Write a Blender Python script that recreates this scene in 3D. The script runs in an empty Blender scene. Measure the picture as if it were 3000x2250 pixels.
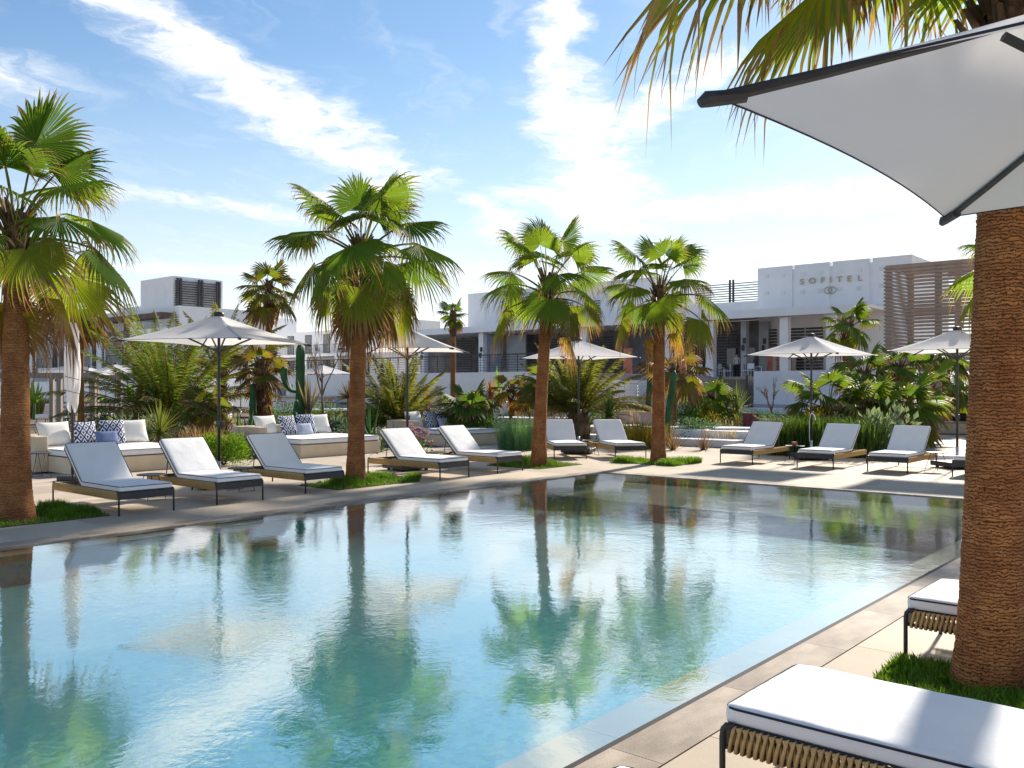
import bpy, math, random
from mathutils import Vector, Matrix, noise

R = math.radians
FPX, CX, HY, HC = 2632.0, 1500.0, 1137.0, 1.6      # focal length in photo pixels, centre column, horizon row, eye height
PHI = R(40.2)
SN, CS = math.sin(PHI), math.cos(PHI)
ROT = -PHI                                          # local x = n (across the pool), local y = a (along the pool)

scene = bpy.context.scene
col = scene.collection

# ------------------------------------------------------------------ camera
cam_d = bpy.data.cameras.new("camera")
cam_d.sensor_width = 36.0
cam_d.lens = 36.0 * FPX / 3000.0
cam_d.shift_y = (HY - 1125.0) / 3000.0
cam_d.clip_start = 0.05
cam_d.clip_end = 3000.0
cam = bpy.data.objects.new("camera", cam_d)
cam.location = (0, 0, HC)
cam.rotation_euler = (R(90), 0, 0)
col.objects.link(cam)
scene.camera = cam

# ------------------------------------------------------------------ light and sky
SUN_AZ, SUN_EL = R(33), R(29)
SKY_STRENGTH = 0.066
EXPOSURE = 1.8
sun_vec = Vector((math.sin(SUN_AZ) * math.cos(SUN_EL), math.cos(SUN_AZ) * math.cos(SUN_EL), math.sin(SUN_EL)))
sun_d = bpy.data.lights.new("sun", 'SUN')
sun_d.energy = 2.45
sun_d.angle = R(3.0)
sun_d.color = (1.0, 0.91, 0.79)
sun = bpy.data.objects.new("sun", sun_d)
sun.rotation_euler = (-sun_vec).to_track_quat('-Z', 'Y').to_euler()
col.objects.link(sun)

scene.view_settings.view_transform = 'Standard'
scene.view_settings.look = 'None'
scene.view_settings.exposure = EXPOSURE
scene.view_settings.gamma = 1.0
scene.view_settings.use_curve_mapping = False
scene.render.engine = 'CYCLES'
scene.cycles.use_denoising = True
scene.cycles.max_bounces = 8
scene.cycles.transparent_max_bounces = 12
scene.cycles.sample_clamp_indirect = 6.0

world = bpy.data.worlds.new("World")
scene.world = world
world.use_nodes = True
wt = world.node_tree
wt.nodes.clear()


class NT:
    """small helper to chain math nodes"""
    def __init__(self, tree):
        self.t = tree

    def node(self, kind, **kw):
        n = self.t.nodes.new(kind)
        for k, v in kw.items():
            setattr(n, k, v)
        return n

    def link(self, a, b):
        self.t.links.new(a, b)

    def put(self, sock, v):
        if hasattr(v, 'is_linked') or isinstance(v, bpy.types.NodeSocket):
            self.link(v, sock)
        else:
            sock.default_value = v

    def m(self, op, a, b=None, c=None, clamp=False):
        n = self.node('ShaderNodeMath', operation=op, use_clamp=clamp)
        self.put(n.inputs[0], a)
        if b is not None:
            self.put(n.inputs[1], b)
        if c is not None:
            self.put(n.inputs[2], c)
        return n.outputs[0]

    def smooth(self, v, lo, hi):
        n = self.node('ShaderNodeMapRange', interpolation_type='SMOOTHSTEP')
        self.put(n.inputs[0], v)
        self.put(n.inputs[1], lo)
        self.put(n.inputs[2], hi)
        return n.outputs[0]

    def noise(self, vec, scale, detail=4.0, rough=0.55, dist=0.0):
        n = self.node('ShaderNodeTexNoise')
        if vec is not None:
            self.link(vec, n.inputs['Vector'])
        n.inputs['Scale'].default_value = scale
        n.inputs['Detail'].default_value = detail
        n.inputs['Roughness'].default_value = rough
        n.inputs['Distortion'].default_value = dist
        return n.outputs['Fac']

    def mix(self, fac, a, b, blend='MIX'):
        n = self.node('ShaderNodeMix', data_type='RGBA', blend_type=blend)
        self.put(n.inputs[0], fac)
        for s, v in ((n.inputs[6], a), (n.inputs[7], b)):
            if isinstance(v, tuple):
                s.default_value = (*v[:3], 1.0)
            else:
                self.link(v, s)
        return n.outputs[2]

    def comb(self, x, y, z):
        n = self.node('ShaderNodeCombineXYZ')
        self.put(n.inputs[0], x)
        self.put(n.inputs[1], y)
        self.put(n.inputs[2], z)
        return n.outputs[0]


w = NT(wt)
out = w.node('ShaderNodeOutputWorld')
bg = w.node('ShaderNodeBackground')
bg.inputs['Strength'].default_value = SKY_STRENGTH
sky = w.node('ShaderNodeTexSky', sky_type='NISHITA')
sky.sun_disc = False
sky.sun_elevation = SUN_EL
sky.sun_rotation = SUN_AZ
sky.altitude = 0.0
sky.air_density = 1.0
sky.dust_density = 0.15
sky.ozone_density = 2.0
tc = w.node('ShaderNodeTexCoord')
sep = w.node('ShaderNodeSeparateXYZ')
w.link(tc.outputs['Generated'], sep.inputs[0])
zc = w.m('MAXIMUM', sep.outputs[2], 0.03)
px = w.m('DIVIDE', sep.outputs[0], zc)      # position on a flat cloud layer overhead
py = w.m('DIVIDE', sep.outputs[1], zc)
pv = w.comb(px, py, 0.0)
w1 = w.noise(pv, 1.1, 3.0, 0.5)
w2 = w.noise(w.comb(w.m('ADD', px, 7.3), w.m('ADD', py, 2.1), 1.7), 1.1, 3.0, 0.5)
w3 = w.noise(pv, 5.0, 4.0, 0.6)
wx = w.m('ADD', px, w.m('ADD', w.m('MULTIPLY_ADD', w1, 0.42, -0.21), w.m('MULTIPLY_ADD', w3, 0.26, -0.13)))
wy = w.m('ADD', py, w.m('MULTIPLY_ADD', w2, 0.6, -0.3))


def streak(ax, ay, bx, by, w0, w1_, dens):
    dx, dy = bx - ax, by - ay
    l2 = dx * dx + dy * dy
    qx = w.m('SUBTRACT', wx, ax)
    qy = w.m('SUBTRACT', wy, ay)
    t = w.m('DIVIDE', w.m('ADD', w.m('MULTIPLY', qx, dx), w.m('MULTIPLY', qy, dy)), l2, clamp=True)
    ex = w.m('SUBTRACT', qx, w.m('MULTIPLY', t, dx))
    ey = w.m('SUBTRACT', qy, w.m('MULTIPLY', t, dy))
    d = w.m('SQRT', w.m('ADD', w.m('MULTIPLY', ex, ex), w.m('MULTIPLY', ey, ey)))
    wd = w.m('MULTIPLY_ADD', t, 1.22 * (w1_ - w0), 1.22 * w0)
    k = w.m('SUBTRACT', 1.0, w.m('DIVIDE', d, wd), clamp=True)
    return w.m('MULTIPLY', k, dens)


streaks = [
    (-1.0, 1.9, -0.90, 2.8, 0.13, 0.20, 0.95), (-0.90, 2.8, -0.68, 4.0, 0.20, 0.30, 1.0), (-0.74, 3.1, -0.58, 3.6, 0.16, 0.22, 0.8), (-1.05, 4.6, -0.45, 4.3, 0.2, 0.3, 0.7),
    (0.10, 1.9, 0.20, 3.2, 0.10, 0.16, 0.9), (0.20, 3.2, 0.60, 5.2, 0.20, 0.40, 1.0), (0.62, 2.6, 0.32, 3.7, 0.10, 0.2, 0.75),
    (0.1, 4.6, 0.7, 5.6, 0.25, 0.4, 0.9), (-0.25, 4.6, 0.05, 6.2, 0.12, 0.3, 0.7), (1.0, 5.0, 2.6, 4.4, 0.5, 0.7, 0.85),
    (-2.6, 2.2, -1.6, 2.9, 0.12, 0.3, 0.55), (-2.2, 4.5, -1.0, 5.4, 0.3, 0.4, 0.6), (1.6, 7.0, 3.4, 7.0, 0.8, 0.9, 0.8),
    (-3.0, 7.5, 0.6, 7.8, 0.7, 0.9, 0.6), (2.2, 0.6, 3.2, -1.5, 0.4, 0.5, 0.9), (-2.5, -1.0, -0.5, -3.0, 0.4, 0.7, 0.9),
    (1.0, -3.4, 2.4, -2.2, 0.3, 0.6, 0.8), (-3.6, 1.4, -4.2, -1.5, 0.5, 0.7, 0.8),
]
mask = None
for s_ in streaks:
    k_ = streak(*s_)
    mask = k_ if mask is None else w.m('MAXIMUM', mask, k_)
wisp = w.noise(w.comb(w.m('MULTIPLY', wx, 2.2), w.m('MULTIPLY', wy, 0.9), 0.3), 2.4, 8.0, 0.62, 0.6)
fine = w.noise(w.comb(w.m('MULTIPLY', wx, 7.0), w.m('MULTIPLY', wy, 3.0), 0.9), 2.4, 6.0, 0.65, 0.4)
dens = w.m('MULTIPLY', mask, w.m('ADD', w.m('MULTIPLY_ADD', wisp, 2.2, -0.05), w.m('MULTIPLY_ADD', fine, 1.7, -0.85)))
veil = w.m('MULTIPLY', w.smooth(wisp, 0.46, 0.88), 0.28)
cloud = w.m('ADD', w.smooth(dens, 0.12, 1.0), veil, clamp=True)
cloud = w.m('MULTIPLY', w.m('MULTIPLY', cloud, 0.94), w.smooth(sep.outputs[2], 0.01, 0.12))
gm = w.node('ShaderNodeGamma')
w.link(w.mix(1.0, sky.outputs[0], (0.125, 0.125, 0.125), 'MULTIPLY'), gm.inputs[0])
gm.inputs[1].default_value = 1.40
deep = w.mix(1.0, gm.outputs[0], (8.0, 8.0, 8.0), 'MULTIPLY')
hz = w.m('MULTIPLY', w.m('POWER', w.m('SUBTRACT', 1.0, w.m('DIVIDE', w.m('MAXIMUM', sep.outputs[2], 0.0), 0.37), clamp=True), 1.8), 0.90)
deep = w.mix(1.0, w.mix(1.0, deep, (1.18, 1.18, 1.18), 'MULTIPLY'), w.mix(1.0, w.mix(1.0, deep, (0.1, 0.1, 0.1), 'MULTIPLY'), (1.0, 1.0, 1.0), 'ADD'), 'DIVIDE')
deep = w.mix(hz, deep, (4.75, 4.74, 4.62))
skycol = w.mix(cloud, deep, (5.3, 5.3, 5.3))
w.link(skycol, bg.inputs['Color'])
w.link(bg.outputs[0], out.inputs['Surface'])


# ------------------------------------------------------------------ helpers
def W(a, n, z=0.0):
    return Vector((SN * a + CS * n, CS * a - SN * n, z))


def AN(x, y):
    return (SN * x + CS * y, CS * x - SN * y)        # (a, n) of a world point


def at(u, Y, z=0.0):
    return Vector(((u - CX) / FPX * Y, Y, z))         # a world point at column u and distance Y


def zrow(v, Y):
    return HC + (HY - v) * Y / FPX


def on_a(u, v, a0):
    """point of the vertical plane a = a0 -> (n, z)"""
    k = (u - CX) / FPX
    Y = a0 / (CS + SN * k)
    return (CS * k - SN) * Y, zrow(v, Y)


def on_n(u, v, n0):
    k = (u - CX) / FPX
    Y = n0 / (CS * k - SN)
    return (SN * k + CS) * Y, zrow(v, Y)


class MB:
    def __init__(self):
        self.v, self.f, self.m, self.c = [], [], [], []
        self.mi = 0
        self.cc = None

    def add(self, vs, fs):
        b = len(self.v)
        self.v += [tuple(p) for p in vs]
        if self.cc is not None:
            self.c += [self.cc] * len(vs)
        for f in fs:
            self.f.append(tuple(b + i for i in f))
            self.m.append(self.mi)
        return b

    def box(self, x0, x1, y0, y1, z0, z1):
        vs = [(x0, y0, z0), (x1, y0, z0), (x1, y1, z0), (x0, y1, z0), (x0, y0, z1), (x1, y0, z1), (x1, y1, z1), (x0, y1, z1)]
        self.add(vs, [(0, 3, 2, 1), (4, 5, 6, 7), (0, 1, 5, 4), (1, 2, 6, 5), (2, 3, 7, 6), (3, 0, 4, 7)])
        return self

    def tube(self, pts, r, n=6, caps=True, closed=False, flat=1.0):
        pts = [Vector(p) for p in pts]
        m = len(pts)
        rs = r if isinstance(r, (list, tuple)) else [r] * m
        b = len(self.v)
        ref = None
        vs = []
        for i, p in enumerate(pts):
            if closed:
                t = pts[(i + 1) % m] - pts[i - 1]
            else:
                t = pts[min(i + 1, m - 1)] - pts[max(i - 1, 0)]
            if t.length < 1e-9:
                t = Vector((0, 0, 1))
            t.normalize()
            if ref is None:
                ref = Vector((0, 0, 1)) if abs(t.z) < 0.9 else Vector((1, 0, 0))
            x = ref - t * ref.dot(t)
            if x.length < 1e-6:
                x = Vector((1, 0, 0)) - t * t.x
            x.normalize()
            y = t.cross(x)
            ref = x
            for k in range(n):
                an = 2 * math.pi * k / n
                vs.append(p + (x * math.cos(an) + y * math.sin(an) * flat) * rs[i])
        fs = []
        for i in range(m if closed else m - 1):
            j = (i + 1) % m
            for k in range(n):
                l = (k + 1) % n
                fs.append((i * n + k, i * n + l, j * n + l, j * n + k))
        if caps and not closed:
            fs.append(tuple(reversed(range(n))))
            fs.append(tuple((m - 1) * n + k for k in range(n)))
        self.add(vs, fs)
        return self

    def disc(self, c, r, z0, z1, n=24):
        self.tube([(c[0], c[1], z0), (c[0], c[1], z1)], r, n)
        return self

    def rbox(self, hx, hy, hz, r, puff=0.0, c=(0, 0, 0), M=None, nx=5, ny=5, sag=None):
        """rounded, slightly puffed cushion"""
        def coords(h, k):
            inner = h - r
            edge = [h, h - r * 0.12, h - r * 0.45, inner]
            mid = [inner * (1 - 2 * i / k) for i in range(1, k)]
            pos = edge + mid + [-e for e in reversed(edge)]
            return sorted(set(round(p, 6) for p in pos))
        X, Y, Z = coords(hx, nx), coords(hy, ny), coords(hz, 1)
        idx = {}
        vs, fs = [], []

        def vid(p):
            k = tuple(round(q, 5) for q in p)
            if k not in idx:
                q = Vector([max(-(h - r), min(h - r, e)) for e, h in zip(p, (hx, hy, hz))])
                d = Vector(p) - q
                if d.length > 1e-9:
                    q = q + d.normalized() * r
                f = max(0, 1 - (q.x / hx) ** 2) * max(0, 1 - (q.y / hy) ** 2)
                q.z += (puff if q.z > 0 else -puff * 0.3) * f ** 0.6
                if sag:
                    q = Vector(sag(q))
                q = q + Vector(c)
                if M is not None:
                    q = M @ q
                idx[k] = len(vs)
                vs.append(q)
            return idx[k]
        for A, B, fix, ax in ((X, Y, hz, 2), (X, Y, -hz, 2), (X, Z, hy, 1), (X, Z, -hy, 1), (Y, Z, hx, 0), (Y, Z, -hx, 0)):
            for i in range(len(A) - 1):
                for j in range(len(B) - 1):
                    q = []
                    for (p, s) in ((A[i], B[j]), (A[i + 1], B[j]), (A[i + 1], B[j + 1]), (A[i], B[j + 1])):
                        pt = [0, 0, 0]
                        rest = [k for k in range(3) if k != ax]
                        pt[ax] = fix
                        pt[rest[0]] = p
                        pt[rest[1]] = s
                        q.append(vid(pt))
                    flip = (fix > 0) == (ax == 1)
                    fs.append(tuple(reversed(q)) if flip else tuple(q))
        self.add(vs, fs)
        return self

    def build(self, name, mats, parent=None, smooth=False, origin=None):
        me = bpy.data.meshes.new(name)
        vs = self.v
        if origin is not None:
            o = Vector(origin)
            vs = [(p[0] - o.x, p[1] - o.y, p[2] - o.z) for p in vs]
        me.from_pydata(vs, [], self.f)
        if not isinstance(mats, (list, tuple)):
            mats = [mats]
        for mt in mats:
            me.materials.append(mt)
        if len(mats) > 1:
            me.polygons.foreach_set('material_index', self.m)
        if smooth:
            me.polygons.foreach_set('use_smooth', [True] * len(me.polygons))
        if self.c and len(self.c) == len(self.v):
            ca = me.color_attributes.new('Col', 'FLOAT_COLOR', 'POINT')
            flat = []
            for c in self.c:
                flat += [c[0], c[1], c[2], 1.0]
            ca.data.foreach_set('color', flat)
        me.update()
        return link(name, me, parent)


def link(name, me, parent=None):
    o = bpy.data.objects.new(name, me)
    col.objects.link(o)
    if parent is not None:
        o.parent = parent
    return o


def tag(o, label=None, cat=None, group=None, kind=None):
    if label:
        o['label'] = label
    if cat:
        o['category'] = cat
    if group:
        o['group'] = group
    if kind:
        o['kind'] = kind
    return o


def thing(name, label, cat, loc=(0, 0, 0), rz=0.0, group=None):
    o = bpy.data.objects.new(name, None)
    o.empty_display_size = 0.2
    col.objects.link(o)
    o.location = loc
    o.rotation_euler = (0, 0, rz)
    return tag(o, label, cat, group)


def copy_tree(o, parent=None):
    c = o.copy()
    col.objects.link(c)
    c.parent = parent
    for ch in list(o.children):
        copy_tree(ch, c)
    return c


def stuff(o):
    o['kind'] = 'stuff'
    return o


# ------------------------------------------------------------------ materials
def pmat(name, c1, c2=None, scale=4.0, rough=0.7, bump=0.0, bscale=None, spec=0.3, detail=5.0, stretch=(1, 1, 1),
         rand=0.0, metal=0.0, coord='Object', lo=0.35, hi=0.7, bdist=0.01, sheen=0.0):
    m = bpy.data.materials.new(name)
    m.use_nodes = True
    t = NT(m.node_tree)
    b = m.node_tree.nodes['Principled BSDF']
    b.inputs['Roughness'].default_value = rough
    b.inputs['Specular IOR Level'].default_value = spec
    b.inputs['Metallic'].default_value = metal
    if sheen:
        b.inputs['Sheen Weight'].default_value = sheen
    tcn = t.node('ShaderNodeTexCoord')
    mp = t.node('ShaderNodeMapping')
    mp.inputs['Scale'].default_value = stretch
    t.link(tcn.outputs[coord], mp.inputs[0])
    colr = None
    if c2 is not None:
        f = t.smooth(t.noise(mp.outputs[0], scale, detail), lo, hi)
        colr = t.mix(f, c1, c2)
    else:
        b.inputs['Base Color'].default_value = (*c1, 1)
    if rand:
        oi = t.node('ShaderNodeObjectInfo')
        k = t.m('MULTIPLY_ADD', oi.outputs['Random'], 2 * rand, 1 - rand)
        g = t.comb(k, k, k)
        colr = t.mix(1.0, colr if colr is not None else c1, g, 'MULTIPLY')
    if colr is not None:
        t.link(colr, b.inputs['Base Color'])
    if bump:
        bn = t.node('ShaderNodeBump')
        bn.inputs['Strength'].default_value = bump
        bn.inputs['Distance'].default_value = bdist
        t.link(t.noise(mp.outputs[0], bscale or scale * 6, 6.0, 0.6), bn.inputs['Height'])
        t.link(bn.outputs[0], b.inputs['Normal'])
    return m


def leafmat(name, trans=0.45, rough=0.5, gain=1.6, tone=1.0):
    m = bpy.data.materials.new(name)
    m.use_nodes = True
    t = NT(m.node_tree)
    b = m.node_tree.nodes['Principled BSDF']
    o = m.node_tree.nodes['Material Output']
    at_ = t.node('ShaderNodeAttribute', attribute_name='Col')
    oi = t.node('ShaderNodeObjectInfo')
    k = t.m('MULTIPLY_ADD', oi.outputs['Random'], 0.4 * tone, 0.8 * tone)
    c = t.mix(1.0, at_.outputs['Color'], t.comb(k, k, k), 'MULTIPLY')
    t.link(c, b.inputs['Base Color'])
    b.inputs['Roughness'].default_value = rough
    b.inputs['Specular IOR Level'].default_value = 0.18
    tr = t.node('ShaderNodeBsdfTranslucent')
    t.link(t.mix(1.0, c, (gain * 1.15, gain, gain * 0.45), 'MULTIPLY'), tr.inputs['Color'])
    mx = t.node('ShaderNodeMixShader')
    mx.inputs[0].default_value = trans
    t.link(b.outputs[0], mx.inputs[1])
    t.link(tr.outputs[0], mx.inputs[2])
    t.link(mx.outputs[0], o.inputs['Surface'])
    return m


MT = {}
MT['slab'] = pmat('beige_stone', (0.45, 0.37, 0.275), (0.545, 0.455, 0.35), 1.3, 0.75, 0.35, 160, rand=0.12, bdist=0.004, coord='Object', lo=0.3, hi=0.75)
MT['grout'] = pmat('grout', (0.42, 0.37, 0.30), (0.50, 0.45, 0.38), 6, 0.9)
MT['coping'] = pmat('weathered_coping', (0.19, 0.15, 0.115), (0.45, 0.37, 0.29), 1.4, 0.7, 0.6, 90, rand=0.10, bdist=0.005, stretch=(2.2, 1, 1), lo=0.32, hi=0.68)
MT['wetstone'] = pmat('wet_stone', (0.56, 0.41, 0.26), (0.66, 0.51, 0.34), 1.5, 0.5, 0.2, 60, rand=0.06)
MT['white'] = pmat('white_render', (0.80, 0.80, 0.80), (0.85, 0.85, 0.84), 0.8, 0.8, 0.15, 20)
MT['white_stain'] = pmat('white_render_worn', (0.66, 0.67, 0.68), (0.80, 0.80, 0.81), 0.35, 0.85, 0.2, 14)
MT['cream'] = pmat('sand_render', (0.60, 0.485, 0.34), (0.69, 0.58, 0.43), 2.2, 0.85, 0.25, 40)
MT['fabric'] = pmat('white_canvas', (0.80, 0.80, 0.81), (0.84, 0.84, 0.84), 3.0, 0.9, 0.35, 7, spec=0.15, sheen=0.2, bdist=0.015)
MT['ivory'] = pmat('ivory_canvas', (0.70, 0.68, 0.62), (0.78, 0.76, 0.71), 4.0, 0.9, 0.25, 14, spec=0.15, bdist=0.01)
MT['piping'] = pmat('navy_piping', (0.03, 0.032, 0.05), None, rough=0.8)
MT['metal'] = pmat('charcoal_metal', (0.035, 0.035, 0.038), (0.05, 0.05, 0.052), 8, 0.5, 0.0, spec=0.4)
MT['steel'] = pmat('brushed_steel', (0.55, 0.55, 0.54), None, rough=0.35, metal=0.9)
MT['rope'] = pmat('tan_rope', (0.52, 0.33, 0.135), (0.62, 0.42, 0.19), 30, 0.85, 0.6, 220, rand=0.10, bdist=0.002)
MT['denim'] = pmat('blue_cloth', (0.09, 0.13, 0.26), (0.15, 0.20, 0.34), 7, 0.9, 0.3, 40)
MT['paleblue'] = pmat('pale_blue_cloth', (0.34, 0.39, 0.50), (0.46, 0.50, 0.60), 7, 0.9, 0.3, 40)
MT['pink'] = pmat('pink_cloth', (0.62, 0.44, 0.38), (0.72, 0.58, 0.52), 9, 0.9, 0.2, 30)
MT['taupe'] = pmat('taupe_cloth', (0.40, 0.32, 0.24), (0.47, 0.39, 0.30), 5, 0.9, 0.2, 20)
MT['maroon'] = pmat('maroon_cloth', (0.12, 0.03, 0.04), (0.2, 0.06, 0.06), 9, 0.9)
MT['black'] = pmat('black_cloth', (0.015, 0.015, 0.018), (0.03, 0.03, 0.032), 9, 0.8)
MT['dark'] = pmat('dark_louver', (0.05, 0.048, 0.052), (0.075, 0.07, 0.072), 3, 0.6)
MT['interior'] = pmat('shaded_interior', (0.15, 0.15, 0.165), (0.26, 0.255, 0.26), 0.7, 0.8)  # dark grey carries the shade inside the pavilion openings
MT['grey'] = pmat('grey_render', (0.34, 0.34, 0.36), (0.40, 0.40, 0.42), 1, 0.8)
MT['bluegrey'] = pmat('slate_panel', (0.20, 0.23, 0.30), (0.26, 0.29, 0.36), 1, 0.7)
MT['brownbeam'] = pmat('brown_beam', (0.10, 0.075, 0.06), (0.15, 0.11, 0.085), 2, 0.8)
MT['timber'] = pmat('weathered_timber', (0.24, 0.20, 0.165), (0.34, 0.29, 0.24), 2.5, 0.85, 0.4, 30, stretch=(6, 6, 0.6), rand=0.08)
MT['slat'] = pmat('pinkish_timber', (0.34, 0.26, 0.21), (0.44, 0.35, 0.29), 2, 0.85, stretch=(1, 4, 8), rand=0.08)
MT['plank'] = pmat('pale_plank', (0.38, 0.32, 0.25), (0.48, 0.41, 0.33), 2.0, 0.85, stretch=(1, 1, 8), rand=0.12)
MT['reed'] = pmat('reed_screen', (0.16, 0.125, 0.095), (0.30, 0.24, 0.18), 9, 0.9, 0.6, 40, stretch=(8, 8, 0.4))
MT['gold'] = pmat('brass', (0.42, 0.35, 0.22), None, rough=0.45, metal=0.35)
MT['glass'] = pmat('dark_glass', (0.05, 0.07, 0.10), None, rough=0.12, spec=0.6)
MT['soil'] = pmat('garden_soil', (0.12, 0.085, 0.055), (0.27, 0.20, 0.13), 1.2, 0.95, 0.8, 12, bdist=0.05)
MT['sand'] = pmat('pale_ground', (0.44, 0.38, 0.31), (0.54, 0.47, 0.38), 0.25, 0.95, 0.3, 8)
MT['lawn_soil'] = pmat('planter_soil', (0.06, 0.07, 0.025), (0.10, 0.10, 0.04), 7, 0.95, 0.8, 30)
MT['terracotta'] = pmat('terracotta', (0.36, 0.13, 0.075), (0.44, 0.18, 0.11), 6, 0.8)
MT['coral'] = pmat('coral_cloth', (0.36, 0.12, 0.08), (0.44, 0.17, 0.11), 2, 0.9)
MT['bark'] = pmat('dry_bark', (0.13, 0.085, 0.055), (0.27, 0.19, 0.13), 5, 0.95, 0.8, 30, stretch=(1, 1, 0.3), bdist=0.02)
MT['boots'] = pmat('old_leaf_bases', (0.07, 0.042, 0.026), (0.22, 0.135, 0.085), 9, 0.95, 0.7, 40, bdist=0.01)
MT['skin'] = pmat('skin', (0.42, 0.26, 0.18), None, rough=0.6)
MT['shirt'] = pmat('grey_shirt', (0.42, 0.43, 0.42), None, rough=0.9)
MT['trousers'] = pmat('black_trousers', (0.015, 0.014, 0.014), None, rough=0.9)
MT['whiteplastic'] = pmat('white_chair', (0.70, 0.72, 0.74), None, rough=0.5)
MT['wicker'] = pmat('tan_wicker', (0.36, 0.22, 0.11), (0.50, 0.34, 0.19), 20, 0.85)
MT['cactus'] = pmat('cactus_skin', (0.018, 0.07, 0.022), (0.045, 0.13, 0.04), 3, 0.6, 0.3, 20)
MT['leaf'] = leafmat('palm_leaf', 0.5, 0.55, 2.0)
MT['leaf_dark'] = leafmat('shaded_palm_leaf', 0.38, 0.55, 1.8, 0.9)  # darker copy of the palm leaf, shade put into its colour
MT['leaf_soft'] = leafmat('soft_leaf', 0.35, 0.6, 1.5)
MT['stone_tan'] = pmat('tan_wall', (0.40, 0.33, 0.25), (0.5, 0.43, 0.34), 2, 0.9)


def canvas_top():
    m = bpy.data.materials.new('parasol_canvas')
    m.use_nodes = True
    t = NT(m.node_tree)
    b = m.node_tree.nodes['Principled BSDF']
    o = m.node_tree.nodes['Material Output']
    tcn = t.node('ShaderNodeTexCoord')
    c = t.mix(t.noise(tcn.outputs['Object'], 2.5, 4), (0.80, 0.80, 0.80), (0.86, 0.86, 0.86))
    t.link(c, b.inputs['Base Color'])
    b.inputs['Roughness'].default_value = 0.9
    b.inputs['Specular IOR Level'].default_value = 0.15
    bn = t.node('ShaderNodeBump')
    bn.inputs['Strength'].default_value = 0.25
    bn.inputs['Distance'].default_value = 0.03
    t.link(t.noise(tcn.outputs['Object'], 3.0, 3), bn.inputs['Height'])
    t.link(bn.outputs[0], b.inputs['Normal'])
    tr = t.node('ShaderNodeBsdfTranslucent')
    tr.inputs['Color'].default_value = (0.92, 0.89, 0.85, 1)
    mx = t.node('ShaderNodeMixShader')
    mx.inputs[0].default_value = 0.40
    t.link(b.outputs[0], mx.inputs[1])
    t.link(tr.outputs[0], mx.inputs[2])
    t.link(mx.outputs[0], o.inputs['Surface'])
    return m


MT['canopy'] = canvas_top()


def diamonds():
    m = bpy.data.materials.new('navy_diamond_print')
    m.use_nodes = True
    t = NT(m.node_tree)
    b = m.node_tree.nodes['Principled BSDF']
    b.inputs['Roughness'].default_value = 0.9
    tcn = t.node('ShaderNodeTexCoord')
    s = t.node('ShaderNodeSeparateXYZ')
    t.link(tcn.outputs['Object'], s.inputs[0])
    k = 7.2
    p = t.m('MULTIPLY', t.m('ADD', s.outputs[0], t.m('MULTIPLY', s.outputs[1], 0.72)), k)
    q = t.m('MULTIPLY', t.m('SUBTRACT', s.outputs[0], t.m('MULTIPLY', s.outputs[1], 0.72)), k)
    pa = t.m('ABSOLUTE', t.m('SUBTRACT', t.m('FRACT', p), 0.5))
    qa = t.m('ABSOLUTE', t.m('SUBTRACT', t.m('FRACT', q), 0.5))
    d = t.m('MAXIMUM', pa, qa)
    inner = t.m('LESS_THAN', d, 0.19)
    ring = t.m('GREATER_THAN', d, 0.37)
    f = t.m('MAXIMUM', inner, ring)
    t.link(t.mix(f, (0.74, 0.74, 0.75), (0.03, 0.045, 0.12)), b.inputs['Base Color'])
    return m


MT['diamond'] = diamonds()


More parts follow.
